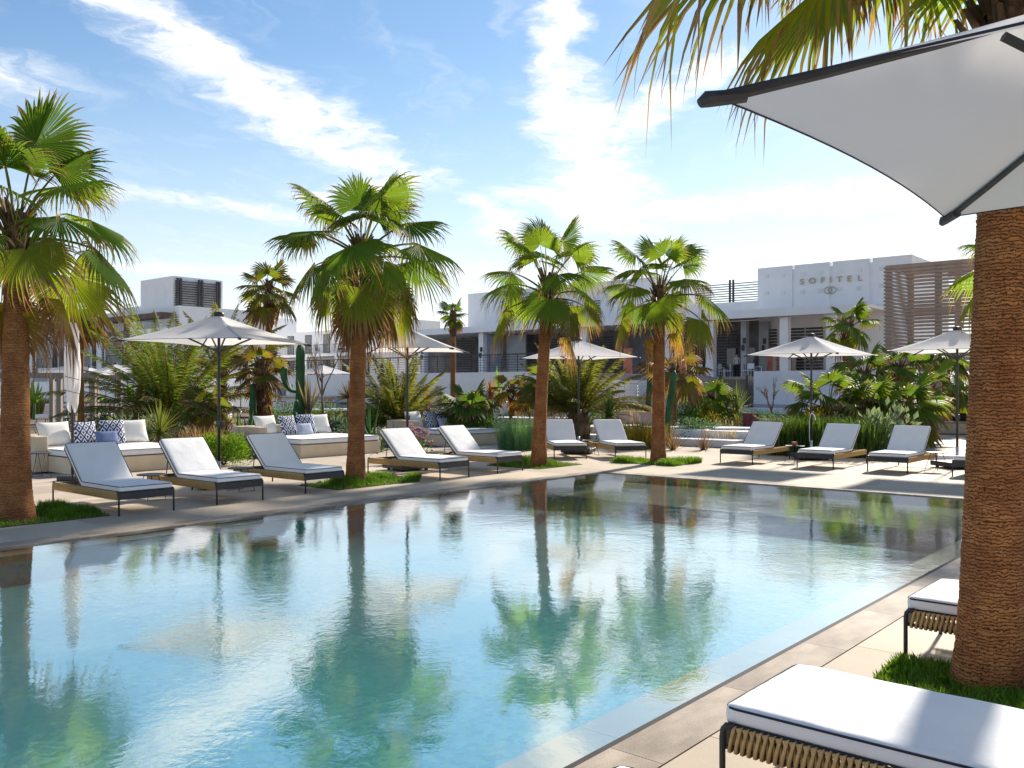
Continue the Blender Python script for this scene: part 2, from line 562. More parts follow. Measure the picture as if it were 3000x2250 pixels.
def trunkmat():
    m = bpy.data.materials.new('ringed_palm_bark')
    m.use_nodes = True
    t = NT(m.node_tree)
    b = m.node_tree.nodes['Principled BSDF']
    b.inputs['Roughness'].default_value = 0.9
    b.inputs['Specular IOR Level'].default_value = 0.15
    tcn = t.node('ShaderNodeTexCoord')
    mp = t.node('ShaderNodeMapping')
    mp.inputs['Scale'].default_value = (3.0, 3.0, 88)
    t.link(tcn.outputs['Object'], mp.inputs[0])
    rings = t.noise(mp.outputs[0], 1.0, 6.0, 0.65, 0.7)
    mp3 = t.node('ShaderNodeMapping')
    mp3.inputs['Scale'].default_value = (8.0, 8.0, 260)
    t.link(tcn.outputs['Object'], mp3.inputs[0])
    hair = t.noise(mp3.outputs[0], 1.0, 3.0, 0.6, 0.4)
    mp2 = t.node('ShaderNodeMapping')
    mp2.inputs['Scale'].default_value = (105, 105, 16)
    t.link(tcn.outputs['Object'], mp2.inputs[0])
    crack = t.noise(mp2.outputs[0], 1.0, 4.0, 0.6)
    blot = t.noise(tcn.outputs['Object'], 3.2, 6.0, 0.7)
    wv = t.node('ShaderNodeTexWave', wave_type='BANDS', bands_direction='Z', wave_profile='SIN')
    wv.inputs['Scale'].default_value = 17.0
    wv.inputs['Distortion'].default_value = 10.0
    wv.inputs['Detail'].default_value = 4.0
    wv.inputs['Detail Scale'].default_value = 1.5
    wv.inputs['Detail Roughness'].default_value = 0.65
    t.link(tcn.outputs['Object'], wv.inputs['Vector'])
    ridge = t.smooth(wv.outputs['Fac'], 0.02, 0.34)
    warm = t.mix(t.smooth(blot, 0.35, 0.65), (0.60, 0.27, 0.10), (0.36, 0.135, 0.052))
    warm = t.mix(t.smooth(rings, 0.35, 0.70), t.mix(1.0, warm, (0.72, 0.68, 0.66), 'MULTIPLY'), warm)
    base = t.mix(ridge, (0.13, 0.055, 0.026), warm)
    base = t.mix(t.m('MULTIPLY', t.smooth(hair, 0.54, 0.72), 0.8), base, (0.58, 0.32, 0.15))
    base = t.mix(t.m('MULTIPLY', t.smooth(crack, 0.56, 0.68), 0.6), base, (0.075, 0.034, 0.018))
    t.link(base, b.inputs['Base Color'])
    bn = t.node('ShaderNodeBump')
    bn.inputs['Strength'].default_value = 1.0
    bn.inputs['Distance'].default_value = 0.016
    t.link(t.m('ADD', t.m('ADD', t.m('MULTIPLY', ridge, 0.8), t.m('MULTIPLY', hair, 0.35)), t.m('MULTIPLY', crack, -0.6)), bn.inputs['Height'])
    t.link(bn.outputs[0], b.inputs['Normal'])
    return m


MT['trunk'] = trunkmat()


def mosaic():
    m = bpy.data.materials.new('teal_mosaic')
    m.use_nodes = True
    t = NT(m.node_tree)
    b = m.node_tree.nodes['Principled BSDF']
    b.inputs['Roughness'].default_value = 0.5
    tcn = t.node('ShaderNodeTexCoord')
    vo = t.node('ShaderNodeTexVoronoi')
    vo.inputs['Scale'].default_value = 24
    t.link(tcn.outputs['Object'], vo.inputs['Vector'])
    s = t.node('ShaderNodeSeparateColor')
    t.link(vo.outputs['Color'], s.inputs[0])
    big = t.noise(tcn.outputs['Object'], 0.9, 5.0, 0.6)
    c = t.mix(s.outputs[0], (0.06, 0.30, 0.32), (0.17, 0.49, 0.49))
    c = t.mix(t.m('MULTIPLY', t.m('GREATER_THAN', s.outputs[1], 0.86), 0.7), c, (0.22, 0.50, 0.30))
    c = t.mix(t.smooth(big, 0.35, 0.7), c, (0.085, 0.35, 0.38))
    t.link(c, b.inputs['Base Color'])
    return m


MT['mosaic'] = mosaic()


def watermat():
    m = bpy.data.materials.new('pool_water')
    m.use_nodes = True
    t = NT(m.node_tree)
    m.node_tree.nodes.remove(m.node_tree.nodes['Principled BSDF'])
    o = m.node_tree.nodes['Material Output']
    tcn = t.node('ShaderNodeTexCoord')
    n1 = t.noise(tcn.outputs['Object'], 1.6, 2.0, 0.5, 0.4)
    n2 = t.noise(tcn.outputs['Object'], 7.5, 3.0, 0.6, 0.8)
    n3 = t.noise(tcn.outputs['Object'], 24.0, 3.0, 0.6, 0.5)
    patch = t.smooth(t.noise(tcn.outputs['Object'], 0.45, 2.0), 0.35, 0.65)
    h = t.m('ADD', t.m('MULTIPLY', n1, 0.0045), t.m('MULTIPLY', t.m('ADD', t.m('MULTIPLY', n2, 0.0022), t.m('MULTIPLY', n3, 0.0010)), t.m('MULTIPLY_ADD', patch, 1.0, 0.35)))
    bn = t.node('ShaderNodeBump')
    bn.inputs['Strength'].default_value = 0.55
    bn.inputs['Distance'].default_value = 1.0
    t.link(h, bn.inputs['Height'])
    geo = t.node('ShaderNodeNewGeometry')
    dp = t.node('ShaderNodeVectorMath', operation='DOT_PRODUCT')
    t.link(bn.outputs[0], dp.inputs[0])
    t.link(geo.outputs['Incoming'], dp.inputs[1])
    cosv = t.m('ABSOLUTE', dp.outputs['Value'])
    refl = t.m('MULTIPLY_ADD', t.m('POWER', t.m('SUBTRACT', 1.0, cosv, clamp=True), 1.7), 0.94, 0.04, clamp=True)
    gl = t.node('ShaderNodeBsdfGlossy')
    gl.inputs['Roughness'].default_value = 0.02
    gl.inputs['Color'].default_value = (1, 1, 1, 1)
    t.link(bn.outputs[0], gl.inputs['Normal'])
    tr = t.node('ShaderNodeBsdfTransparent')
    tr.inputs['Color'].default_value = (0.80, 0.97, 0.98, 1)
    mx = t.node('ShaderNodeMixShader')
    t.link(refl, mx.inputs[0])
    t.link(tr.outputs[0], mx.inputs[1])
    t.link(gl.outputs[0], mx.inputs[2])
    t.link(mx.outputs[0], o.inputs['Surface'])
    return m


MT['water'] = watermat()

# ------------------------------------------------------------------ ground, pool, decks
PN0, PN1, PA0, PA1 = -9.72, -2.27, -6.0, 14.17


def pool_frame(o):
    o.rotation_euler = (0, 0, ROT)
    return o


def ring(n0, n1, a0, a1, N0, N1, A0, A1, z):
    mb = MB()
    for (x0, x1, y0, y1) in ((N0, n0, A0, A1), (n1, N1, A0, A1), (n0, n1, A0, a0), (n0, n1, a1, A1)):
        mb.add([(x0, y0, z), (x1, y0, z), (x1, y1, z), (x0, y1, z)], [(0, 1, 2, 3)])
    return mb


g = ring(PN0 - 0.3, PN1 + 0.3, PA0 - 0.3, PA1 + 0.3, -1500, 1500, -1500, 1500, -0.06).build('ground', MT['sand'])
tag(pool_frame(g), kind='structure')

# basin: deep floor, shallow entry shelf and walls
mb = MB()
FZ = -0.34
SH0 = 11.55
mb.add([(PN0, PA0, FZ), (PN1, PA0, FZ), (PN1, SH0, FZ), (PN0, SH0, FZ)], [(0, 1, 2, 3)])
mb.add([(PN0, SH0, FZ), (PN1, SH0, FZ), (PN1, SH0, -0.13), (PN0, SH0, -0.13)], [(0, 1, 2, 3)])
mb.add([(PN0 + .26, PA0, FZ), (PN0 + .26, SH0, FZ), (PN0 + .26, SH0, -0.05), (PN0 + .26, PA0, -0.05)], [(0, 1, 2, 3)])
mb.add([(PN1 - .30, PA0, FZ), (PN1 - .30, SH0, FZ), (PN1 - .30, SH0, -0.05), (PN1 - .30, PA0, -0.05)], [(3, 2, 1, 0)])
mb.add([(PN0, PA0, FZ), (PN1, PA0, FZ), (PN1, PA0, -0.02), (PN0, PA0, -0.02)], [(3, 2, 1, 0)])
mb.mi = 1
mb.add([(PN0, SH0, -0.13), (PN1, SH0, -0.13), (PN1, PA1, -0.13), (PN0, PA1, -0.13)], [(0, 1, 2, 3)])
mb.add([(PN0, PA1, -0.13), (PN1, PA1, -0.13), (PN1, PA1, -0.02), (PN0, PA1, -0.02)], [(0, 1, 2, 3)])
basin = mb.build('pool_basin', [MT['mosaic'], MT['stone_tan']])
tag(pool_frame(basin), kind='structure')


def strip(parent, name, mat, x0, x1, y0, y1, z0, z1, along, length, gap=0.004):
    """a row of alike stones sharing one mesh"""
    tot = (y1 - y0) if along == 'y' else (x1 - x0)
    k = max(1, round(tot / length))
    L = tot / k
    mb = MB()
    if along == 'y':
        mb.box(0, x1 - x0, gap / 2, L - gap / 2, z0, z1)
    else:
        mb.box(gap / 2, L - gap / 2, 0, y1 - y0, z0, z1)
    first = mb.build(name, mat, parent)
    first.location = (x0, y0, 0)
    for i in range(1, k):
        c = first.copy()
        col.objects.link(c)
        c.location = (x0 + (i * L if along == 'x' else 0), y0 + (i * L if along == 'y' else 0), 0)
    return first


strip(basin, 'ledge_stone', MT['wetstone'], PN1 - .30, PN1, 0, PA1, -0.12, -0.045, 'y', 1.2, 0.003)
strip(basin, 'ledge_stone', MT['wetstone'], PN0, PN0 + .26, 0, PA1, -0.12, -0.045, 'y', 1.2, 0.003)

mb = MB()
nx, ny = 2, 2
mb.add([(PN0, PA0, -0.014), (PN1, PA0, -0.014), (PN1, PA1, -0.014), (PN0, PA1, -0.014)], [(0, 1, 2, 3)])
water = mb.build('pool_water', MT['water'])
tag(pool_frame(water), kind='structure')


def deck(name, n0, n1, a0, a1, sn, sa, skip=None):
    mb = MB()
    mb.add([(n0, a0, -0.008), (n1, a0, -0.008), (n1, a1, -0.008), (n0, a1, -0.008)], [(0, 1, 2, 3)])
    d = mb.build(name, MT['grout'])
    tag(pool_frame(d), kind='structure')
    kn, ka = round((n1 - n0) / sn), round((a1 - a0) / sa)
    ln, la = (n1 - n0) / kn, (a1 - a0) / ka
    mb = MB()
    mb.box(0.003, ln - .003, 0.003, la - .003, -0.03, 0.0)
    src = None
    for i in range(kn):
        for j in range(ka):
            if skip and skip(n0 + (i + .5) * ln, a0 + (j + .5) * la):
                continue
            if src is None:
                src = mb.build('paving_slab', MT['slab'], d)
                o = src
            else:
                o = src.copy()
                col.objects.link(o)
            o.location = (n0 + i * ln, a0 + j * la, 0)
    return d


near = deck('poolside_deck', -1.97, 4.4, -1.0, 14.17, 0.62, 0.92)
side = deck('lounger_deck', -17.4, -10.02, 0.0, 22.0, 1.05, 1.25)
far = deck('far_deck', -10.02, 6.0, 14.47, 21.4, 1.0, 1.15)
strip(near, 'coping_stone', MT['coping'], -2.245, -1.975, -1.0, 14.17, -0.05, 0.001, 'y', 1.12)
strip(side, 'coping_stone', MT['coping'], -10.015, PN0, 0.0, 14.47, -0.05, 0.001, 'y', 1.12)
strip(far, 'coping_stone', MT['coping'], PN0 + .005, 6.0, 14.17, 14.465, -0.05, 0.001, 'x', 1.12)
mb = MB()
mb.box(-2.285, -2.247, -1.0, 14.17, -0.3, -0.004)  # solid, nearly flush strip; its black is the shade down the overflow slot
mb.build('slot_shade_strip', MT['black'], near)

# garden beds behind the decks
mb = MB()
mb.add([(-60, -10, -0.02), (-17.4, -10, -0.02), (-17.4, 60, -0.02), (-60, 60, -0.02)], [(0, 1, 2, 3)])
mb.add([(-17.4, 22.0, -0.02), (6.0, 22.0, -0.02), (6.0, 60, -0.02), (-17.4, 60, -0.02)], [(0, 1, 2, 3)])
bed = mb.build('garden_bed', MT['soil'])
tag(pool_frame(bed), kind='structure')


def block(name, label, cat, n0, n1, a0, a1, z0, z1, mat, bev=0.02):
    """one plain masonry block with softened edges"""
    mb = MB()
    mb.rbox((n1 - n0) / 2, (a1 - a0) / 2, (z1 - z0) / 2, bev, c=(0, 0, (z1 - z0) / 2), nx=1, ny=1)
    o = mb.build(name, mat, smooth=False)
    o.location = W((a0 + a1) / 2, (n0 + n1) / 2, z0)
    o.rotation_euler = (0, 0, ROT)
    return tag(o, label, cat)


block('low_step', 'low white masonry step beside the leftmost palm trunk', 'step', -17.2, -15.9, 2.6, 6.2, 0.0, 0.15, MT['white'])

# ------------------------------------------------------------------ sun loungers
LH, LW = 0.95, 0.37


def crease(q, seed):
    """soft dents and puckers of a used cushion"""
    v = Vector((q[0] * 3.1 + seed, q[1] * 3.7, seed * 1.3))
    d = .006 * noise.noise(v) + .0035 * noise.noise(v * 3.1)
    return (q[0] + .003 * noise.noise(v * 2.2 + Vector((5, 0, 0))), q[1] + .003 * noise.noise(v * 2.2 + Vector((0, 7, 0))), q[2] + (d if q[2] > 0 else d * .3))



def loop_path(hx, hy, z, r=0.03, cx=0.0, M=None, seg=3):
    pts = []
    for (sx, sy, a0) in ((1, 1, 0), (-1, 1, 90), (-1, -1, 180), (1, -1, 270)):
        for k in range(seg + 1):
            an = R(a0 + 90 * k / seg)
            pts.append(Vector((cx + sx * (hx - r) + r * math.cos(an), sy * (hy - r) + r * math.sin(an), z)))
    if M is not None:
        pts = [M @ p for p in pts]
    return pts


def cord_mesh(mb, x, y, s, inner=False):
    # one slanted wrap of cord round the two side rails
    zt, zb = 0.301, 0.192
    o_ = -.004 if inner else .013
    k = -.010 if inner else .012
    mb.tube([(x - .002, y - s * .010, zt), (x, y + s * .012, zt - .006), (x + k, y + s * (o_ + .002), (zt + zb) / 2),
             (x + 1.8 * k, y + s * .012, zb + .006), (x + 1.9 * k, y - s * .010, zb), (x + k, y - s * .016, (zt + zb) / 2)], .0082, 4, closed=True)


def make_lounger(near_cords=False, back_angle=44.0):
    root = thing('sun_lounger', '', 'sun lounger')
    mb = MB()
    mb.box(LH - .018, LH, -LW + .01, LW - .01, .200, .288)
    mb.box(-LH, -LH + .018, -LW + .01, LW - .01, .235, .288)
    for s in (-1, 1):
        mb.tube([(-LH, s * (LW - .012), .287), (LH - .02, s * (LW - .012), .287)], .011, 6)
        mb.tube([(-LH, s * (LW - .012), .210), (LH - .02, s * (LW - .012), .210)], .011, 6)
    for k in range(4):
        x = -.10 + k * .27
        mb.box(x, x + .03, -LW + .02, LW - .02, .262, .276)
    mb.build('frame', MT['metal'], root)
    for sx in (-1, 1):
        for sy in (-1, 1):
            m2 = MB()
            x = sx * (LH - .004)
            y = sy * (LW - .004)
            m2.tube([(x, y, 0), (x, y, .25), (x - sx * .004, y, .278), (x - sx * .018, y, .295), (x - sx * .05, y, .301)], .0125, 8)
            m2.build('leg', MT['metal'], root, smooth=True)
    step = 0.0132
    cnt = int((2 * LH - .065) / step)
    for s in (-1, 1):
        if near_cords:
            firsts = []
            for inner in (False, True):
                m2 = MB()
                cord_mesh(m2, 0, s * (LW - .012), s, inner)
                firsts.append(m2.build('cord', MT['rope'], root, smooth=True))
                firsts[-1].location = (-LH + .022 + step * inner, 0, 0)
            for k in range(2, cnt):
                if k % 48 == 47:
                    continue
                c = firsts[k % 2].copy()
                col.objects.link(c)
                c.location = (-LH + .022 + k * step, 0, 0)
        else:
            m2 = MB()
            for k in range(cnt):
                if k % 48 == 47:
                    continue
                cord_mesh(m2, -LH + .022 + k * step, s * (LW - .012), s, k % 2)
            stuff(m2.build('rope_weave', MT['rope'], root, smooth=True))
    # seat
    hx = 0.545
    cx = LH - hx - .004
    m2 = MB()
    m2.rbox(hx, .352, .038, .026, .010, c=(cx, 0, .332), nx=18, ny=12, sag=lambda q: crease(q, 3))
    seat = m2.build('seat_cushion', MT['fabric'], root, smooth=True)
    m2 = MB()
    m2.tube(loop_path(hx + .002, .354, .360, .05, cx), .0048, 5, closed=True)
    m2.build('piping', MT['piping'], seat)
    m2 = MB()
    m2.tube(loop_path(hx + .002, .354, .302, .05, cx), .0035, 5, closed=True)
    m2.build('piping', MT['piping'], seat)
    # back
    th = R(back_angle)
    d = Vector((-math.cos(th), 0, math.sin(th)))
    nr = Vector((math.sin(th), 0, math.cos(th)))
    hinge = Vector((cx - hx - .01, 0, .300))
    L = .71
    ctr = hinge + d * (L / 2) + nr * .046
    M = Matrix(((-d.x, 0, nr.x, ctr.x), (0, 1, 0, 0), (-d.z, 0, nr.z, ctr.z), (0, 0, 0, 1)))
    m2 = MB()
    m2.rbox(L / 2, .352, .038, .026, .010, M=M, nx=14, ny=12, sag=lambda q: crease(q, 9))
    back = m2.build('backrest_cushion', MT['fabric'], root, smooth=True)
    m2 = MB()
    m2.tube(loop_path(L / 2 + .002, .354, .028, .05, 0, M), .0048, 5, closed=True)
    m2.build('piping', MT['piping'], back)
    m2 = MB()
    B = hinge - nr * .012
    top = B + d * L
    for s in (-1, 1):
        y = Vector((0, s * .33, 0))
        m2.tube([B + y, top + y], .011, 6)
    for k in range(8):
        p = B + d * (.05 + k * .09) - nr * .004
        m2.tube([p + Vector((0, -.345, 0)), p + Vector((0, .345, 0))], .009, 5)
    m2.build('backrest_frame', MT['metal'], root)
    m2 = MB()
    p = B + d * .42
    q = Vector((-LH + .42, 0, .275))
    for s in (-1, 1):
        m2.tube([p + Vector((0, s * .30, 0)), q + Vector((0, s * .30, 0))], .008, 5)
    m2.tube([q + Vector((0, -.3, 0)), q + Vector((0, .3, 0))], .008, 5)
    m2.build('prop_bar', MT['metal'], root)
    return root


def face(front_mid, ang):
    d = Vector((math.cos(ang), math.sin(ang), 0))
    return Vector((front_mid[0], front_mid[1], 0)) - d * LH


loungers = [
    ((-4.665, 11.485), ROT, 'white sun lounger right beside the big leftmost palm trunk'),
    ((-3.805, 12.59), ROT, 'second white sun lounger from the left, under the big open parasol'),
    ((-2.885, 13.87), ROT, 'third white sun lounger from the left, just before the second palm'),
    ((-1.01, 15.87), ROT, 'white sun lounger just past the second palm, beside the purple flowers'),
    ((-.03, 17.12), ROT, 'white sun lounger whose foot end points at the third palm trunk'),
    ((1.31, 20.2), R(-83), 'white sun lounger half hidden behind the third palm trunk'),
    ((2.67, 20.2), R(-76), 'white sun lounger facing the camera just left of the fourth palm'),
    ((4.74, 19.0), R(-130.2), 'white sun lounger first right of the fourth palm, before the low white wall'),
    ((6.035, 17.9), R(-130.2), 'white sun lounger before the parasol on the right, terracotta pot at its side'),
    ((7.1, 17.0), R(-130.2), 'white sun lounger before the silvery plant, third right of the fourth palm'),
    ((8.25, 16.02), R(-130.2), 'white sun lounger at far right, mostly hidden by the near palm trunk'),
]
proto = make_lounger()
for i, (mid, ang, lab) in enumerate(loungers):
    o = proto if i == 0 else copy_tree(proto)
    o.location = face(mid, ang)
    o.rotation_euler = (0, 0, ang)
    tag(o, lab, group='sun loungers round the pool')
nproto = make_lounger(True)
for i, (mid, ang, lab) in enumerate([
        ((1.05, 3.77), R(139.8), 'largest white sun lounger, in the lower right corner, tan rope side'),
        ((2.55, 5.57), R(139.8), 'white sun lounger behind the near palm trunk, only its foot end showing'),
        ((.125, 2.69), R(139.8), 'white lounger cushion corner peeking in at the bottom edge')]):
    o = nproto if i == 0 else copy_tree(nproto)
    o.location = face(mid, ang)
    o.rotation_euler = (0, 0, ang)
    tag(o, lab, group='sun loungers round the pool')


# ------------------------------------------------------------------ parasols
CR = 1.50


def make_parasol(simple=False):
    root = thing('parasol', '', 'parasol')
    m2 = MB()
    m2.tube([(0, 0, .40), (0, 0, 2.74)], .024, 10)
    m2.build('pole', MT['metal'], root, smooth=True)
    m2 = MB()
    m2.tube([(0, 0, .10), (0, 0, .42)], .030, 10)
    m2.build('pole_sleeve', MT['steel'], root, smooth=True)
    m2 = MB()
    m2.rbox(.36, .36, .05, .02, c=(0, 0, .085), nx=1, ny=1)
    base = m2.build('base_block', MT['metal'], root)
    if not simple:
        for sx in (-1, 1):
            for sy in (-1, 1):
                m2 = MB()
                m2.tube([(sx * .26 - .02, sy * .26, .035), (sx * .26 + .02, sy * .26, .035)], .035, 8)
                m2.build('wheel', MT['black'], base)
    m2 = MB()
    m2.tube([(0, 0, 2.16), (0, 0, 2.18), (0, 0, 2.24), (0, 0, 2.26)], [.035, .055, .055, .035], 10)
    m2.build('hub', MT['metal'], root)
    if not simple:
        m2 = MB()
        m2.rbox(.03, .045, .05, .015, c=(.03, .03, 1.02), nx=1, ny=1)
        m2.build('crank_housing', MT['metal'], root)
    m2 = MB()
    m2.tube([(0, 0, 2.755), (0, 0, 2.785), (0, 0, 2.82), (0, 0, 2.835)], [.075, .085, .075, .02], 14)
    m2.build('top_cap', MT['metal'], root, smooth=True)
    apex = 2.785
    hem = 2.335
    m2 = MB()
    cs = [Vector((CR * math.cos(R(90 * i)), CR * math.sin(R(90 * i)), hem)) for i in range(4)]
    A = Vector((0, 0, apex))
    ns, ntt = 9, 12
    hem_pts = []
    grid = {}
    vs, fs = [], []
    for i in range(4):
        for s in range(ns + 1):
            for t in range(ntt):
                fs_, ft = s / ns, t / ntt
                b = cs[i].lerp(cs[(i + 1) % 4], ft)
                bow = 4 * ft * (1 - ft)
                b = Vector((b.x * (1 - .04 * bow), b.y * (1 - .04 * bow), b.z + .012 * bow))
                p = A.lerp(b, fs_)
                p.z -= .03 * bow * math.sin(math.pi * min(1, fs_)) + .02 * math.sin(math.pi * fs_)
                grid[(i, s, t)] = len(vs)
                vs.append(p)
                if s == ns:
                    hem_pts.append(p)
    for i in range(4):
        for s in range(ns):
            for t in range(ntt):
                i2, t2 = (i, t + 1) if t + 1 < ntt else ((i + 1) % 4, 0)
                fs.append((grid[(i, s, t)], grid[(i, s + 1, t)], grid[(i2, s + 1, t2)], grid[(i2, s, t2)]))
    m2.add(vs, fs)
    can = m2.build('canopy', MT['canopy'], root, smooth=True)
    m2 = MB()
    m2.tube(hem_pts, .0035, 4, closed=True)
    m2.build('hem', MT['piping'], can)
    for i in range(4):
        dr = Vector((math.cos(R(90 * i)), math.sin(R(90 * i)), 0))
        tip = cs[i] + dr * .008 + Vector((0, 0, -.012))
        inn = Vector((0, 0, apex - .04)) + dr * .06
        side = Vector((-dr.y, dr.x, 0))
        m2 = MB()
        m2.tube([A.lerp(cs[i], q) + Vector((0, 0, -.02 * math.sin(math.pi * q) - .016)) for q in (.05, .2, .4, .6, .8, 1.0)], [.011, .011, .011, .012, .013, .014], 6)
        rib = m2.build('rib', MT['metal'], root)
        m2 = MB()
        m2.tube([tip - dr * .10 + Vector((0, 0, .012)), tip, tip + dr * .018 + Vector((0, 0, -.012))], [.018, .021, .012], 8)
        m2.build('tip_cap', MT['metal'], rib)
        m2 = MB()
        mid = inn.lerp(tip, .46) + Vector((0, 0, -.045))
        m2.tube([dr * .04 + Vector((0, 0, 2.20)), mid], .014, 6)
        m2.build('strut', MT['metal'], root)
    return root


umb = make_parasol()
parasols = [
    ((-4.73, 14.5), R(-60.7), 'open white parasol second from left, standing over the left loungers'),
    ((-2.05, 17.6), R(40), 'open white parasol directly behind the second palm'),
    ((1.63, 22.0), R(-18), 'open white parasol between the third and fourth palms'),
    ((6.73, 20.2), R(2), 'open white parasol right of the fourth palm, white rope tied to its pole'),
    ((8.92, 18.0), R(8), 'open white parasol rightmost in the far row, beside the near palm trunk'),
    ((1.99, 2.375), R(4.8), 'huge near white parasol canopy seen from below at upper right'),
]
for i, (p, ang, lab) in enumerate(parasols):
    o = umb if i == 0 else copy_tree(umb)
    o.location = (p[0], p[1], 0)
    o.rotation_euler = (0, 0, ang)
    tag(o, lab, group='parasols round the pool')
mid_par = make_parasol(True)
for i, (u, Y, ang, lab) in enumerate([
        (945, 45, 10, 'small distant white parasol before the white bar wall'),
        (705, 47, 30, 'distant white parasol behind the shaggy palm trunk, left of the bar window'),
        (338, 43, 0, 'distant white parasol right of the weathered pergola posts'),
        (262, 50, 20, 'distant white parasol seen between the weathered pergola posts'),
        (185, 47, 40, 'distant white parasol just left of the closed parasol')]):
    o = mid_par if i == 0 else copy_tree(mid_par)
    o.location = at(u, Y, -.02)
    o.rotation_euler = (0, 0, R(ang))
    tag(o, lab, group='parasols by the bar')

# the closed parasol
cp = thing('closed_parasol', 'closed white parasol wrapped round its pole behind the left daybed lounger', 'parasol', W(6.99, -15.9))
m2 = MB()
m2.tube([(0, 0, .1), (0, 0, 2.72)], .024, 10)
m2.build('pole', MT['metal'], cp, smooth=True)
m2 = MB()
m2.rbox(.19, .19, .04, .02, c=(0, 0, .045), nx=1, ny=1)
m2.build('base_block', MT['metal'], cp)
m2 = MB()
vs, fs = [], []
rows, seg = 26, 32
for i in range(rows + 1):
    t = i / rows
    z = 2.74 - t * 1.40
    rad = .085 + .035 * math.sin(math.pi * min(1, t * 1.1)) ** .8
    for k in range(seg):
        an = 2 * math.pi * k / seg
        f = 1 + .16 * math.cos(4 * (an + 1.5 * t)) + .06 * math.cos(9 * an + 3 * t + 1) + .03 * math.sin(23 * t + 3 * an)
        zz = z - (.17 * max(0, math.cos(2 * (an + .6))) if i == rows else 0)
        vs.append((rad * f * math.cos(an), rad * f * math.sin(an), zz))
for i in range(rows):
    for k in range(seg):
        l = (k + 1) % seg
        fs.append((i * seg + k, (i + 1) * seg + k, (i + 1) * seg + l, i * seg + l))
fs.append(tuple(range(seg)))
m2.add(vs, fs)
fc = m2.build('folded_canopy', MT['canopy'], cp, smooth=True)
m2 = MB()
for q in range(2):
    pts = []
    for k in range(12):
        an = -2.6 + k * .22
        t = .66 + .012 * k + q * .17
        z = 2.74 - t * 1.40
        pts.append((.128 * math.cos(an), .128 * math.sin(an), z + .12 * (k / 12)))
    m2.tube(pts, .005, 4)
stuff(m2.build('hem', MT['piping'], fc))
m2 = MB()
m2.tube([(0, 0, 2.735), (0, 0, 2.765), (0, 0, 2.79)], [.088, .085, .03], 14)
m2.build('top_cap', MT['metal'], cp)


# ------------------------------------------------------------------ side tables
def make_table():
    root = thing('side_table', '', 'side table')
    m2 = MB()
    m2.disc((0, 0), .195, .352, .362, 28)
    m2.tube([(.195 * math.cos(R(15 * k)), .195 * math.sin(R(15 * k)), .36) for k in range(24)], .006, 5, closed=True)
    m2.build('table_top', MT['metal'], root)
    for s in (-1, 1):
        m2 = MB()
        m2.tube([(s * .10, -.05, .352), (s * .16, -.14, .012), (s * .16, .14, .012), (s * .10, .05, .352)], .006, 5)
        m2.build('leg', MT['metal'], root)
    return root


tab = make_table()
tables = [
    ((-5.18, 12.9), ROT, 1, 'round black side table between the first and second loungers from the left'),
    ((-4.21, 13.95), ROT, 1, 'round black side table at the left side of the third lounger'),
    ((-1.42, 17.36), ROT, 1, 'round black side table between the two loungers past the second palm'),
    ((1.86, 21.3), 0.3, 1, 'round black side table under the parasol between third and fourth palms'),
    ((6.08, 19.3), .5, 1, 'round black side table that holds the terracotta pot'),
    ((8.2, 17.35), .5, 1, 'round black side table between the two rightmost loungers'),
]
for i, (p, an, s, lab) in enumerate(tables):
    o = tab if i == 0 else copy_tree(tab)
    o.location = (p[0], p[1], 0)
    o.rotation_euler = (0, 0, an)
    tag(o, lab, group='side tables by the loungers')
o = copy_tree(tab)
o.location = W(6.75, -16.75)
o.scale = (1.15, 1.15, 1.25)
tag(o, 'black side table at the left end of the leftmost daybed', group='side tables by the loungers')
m2 = MB()
m2.tube([(0, 0, 0), (0, 0, .015), (0, 0, .045), (0, 0, .075), (0, 0, .085), (0, 0, .07)], [.04, .055, .066, .058, .062, .04], 16)
pot = m2.build('terracotta_pot', MT['terracotta'], smooth=True)
pot.location = (6.06, 19.28, .362)
tag(pot, 'small terracotta pot standing on a black side table', 'pot')
m2 = MB()
m2.tube([(6.73, 20.16, 1.05), (6.70, 20.16, 1.0), (6.675, 20.15, .9), (6.67, 20.15, .6), (6.675, 20.15, .40)], .006, 5)
m2.tube([(6.73, 20.15, 1.04), (6.78, 20.11, .97), (6.80, 20.12, .88)], .012, 5)
rp = m2.build('tie_rope', MT['fabric'])
tag(rp, 'loose white rope tied to a parasol pole', 'rope')


# ------------------------------------------------------------------ daybeds and pillows
def make_daybed():
    root = thing('daybed', '', 'daybed')
    m2 = MB()
    m2.rbox(1.05, 1.2, .15, .015, c=(0, 0, .15), nx=1, ny=1)
    m2.build('base', MT['cream'], root)
    m2 = MB()
    m2.rbox(.13, 1.33, .34, .015, c=(-1.19, -.13, .34), nx=1, ny=1)
    m2.build('back_wall', MT['cream'], root)
    m2 = MB()
    m2.rbox(.42, .12, .34, .015, c=(-.63, -1.325, .34), nx=1, ny=1)
    m2.build('side_wall', MT['cream'], root)
    m2 = MB()
    m2.rbox(1.03, 1.17, .065, .03, .012, c=(0.01, 0, .368))
    s = m2.build('seat_cushion', MT['fabric'], root, smooth=True)
    for z, r in ((.425, .007), (.315, .006)):
        m2 = MB()
        m2.tube([p + Vector((.01, 0, 0)) for p in loop_path(1.032, 1.172, z, .05)], r, 5, closed=True)
        m2.build('piping', MT['piping'], s)
    return root


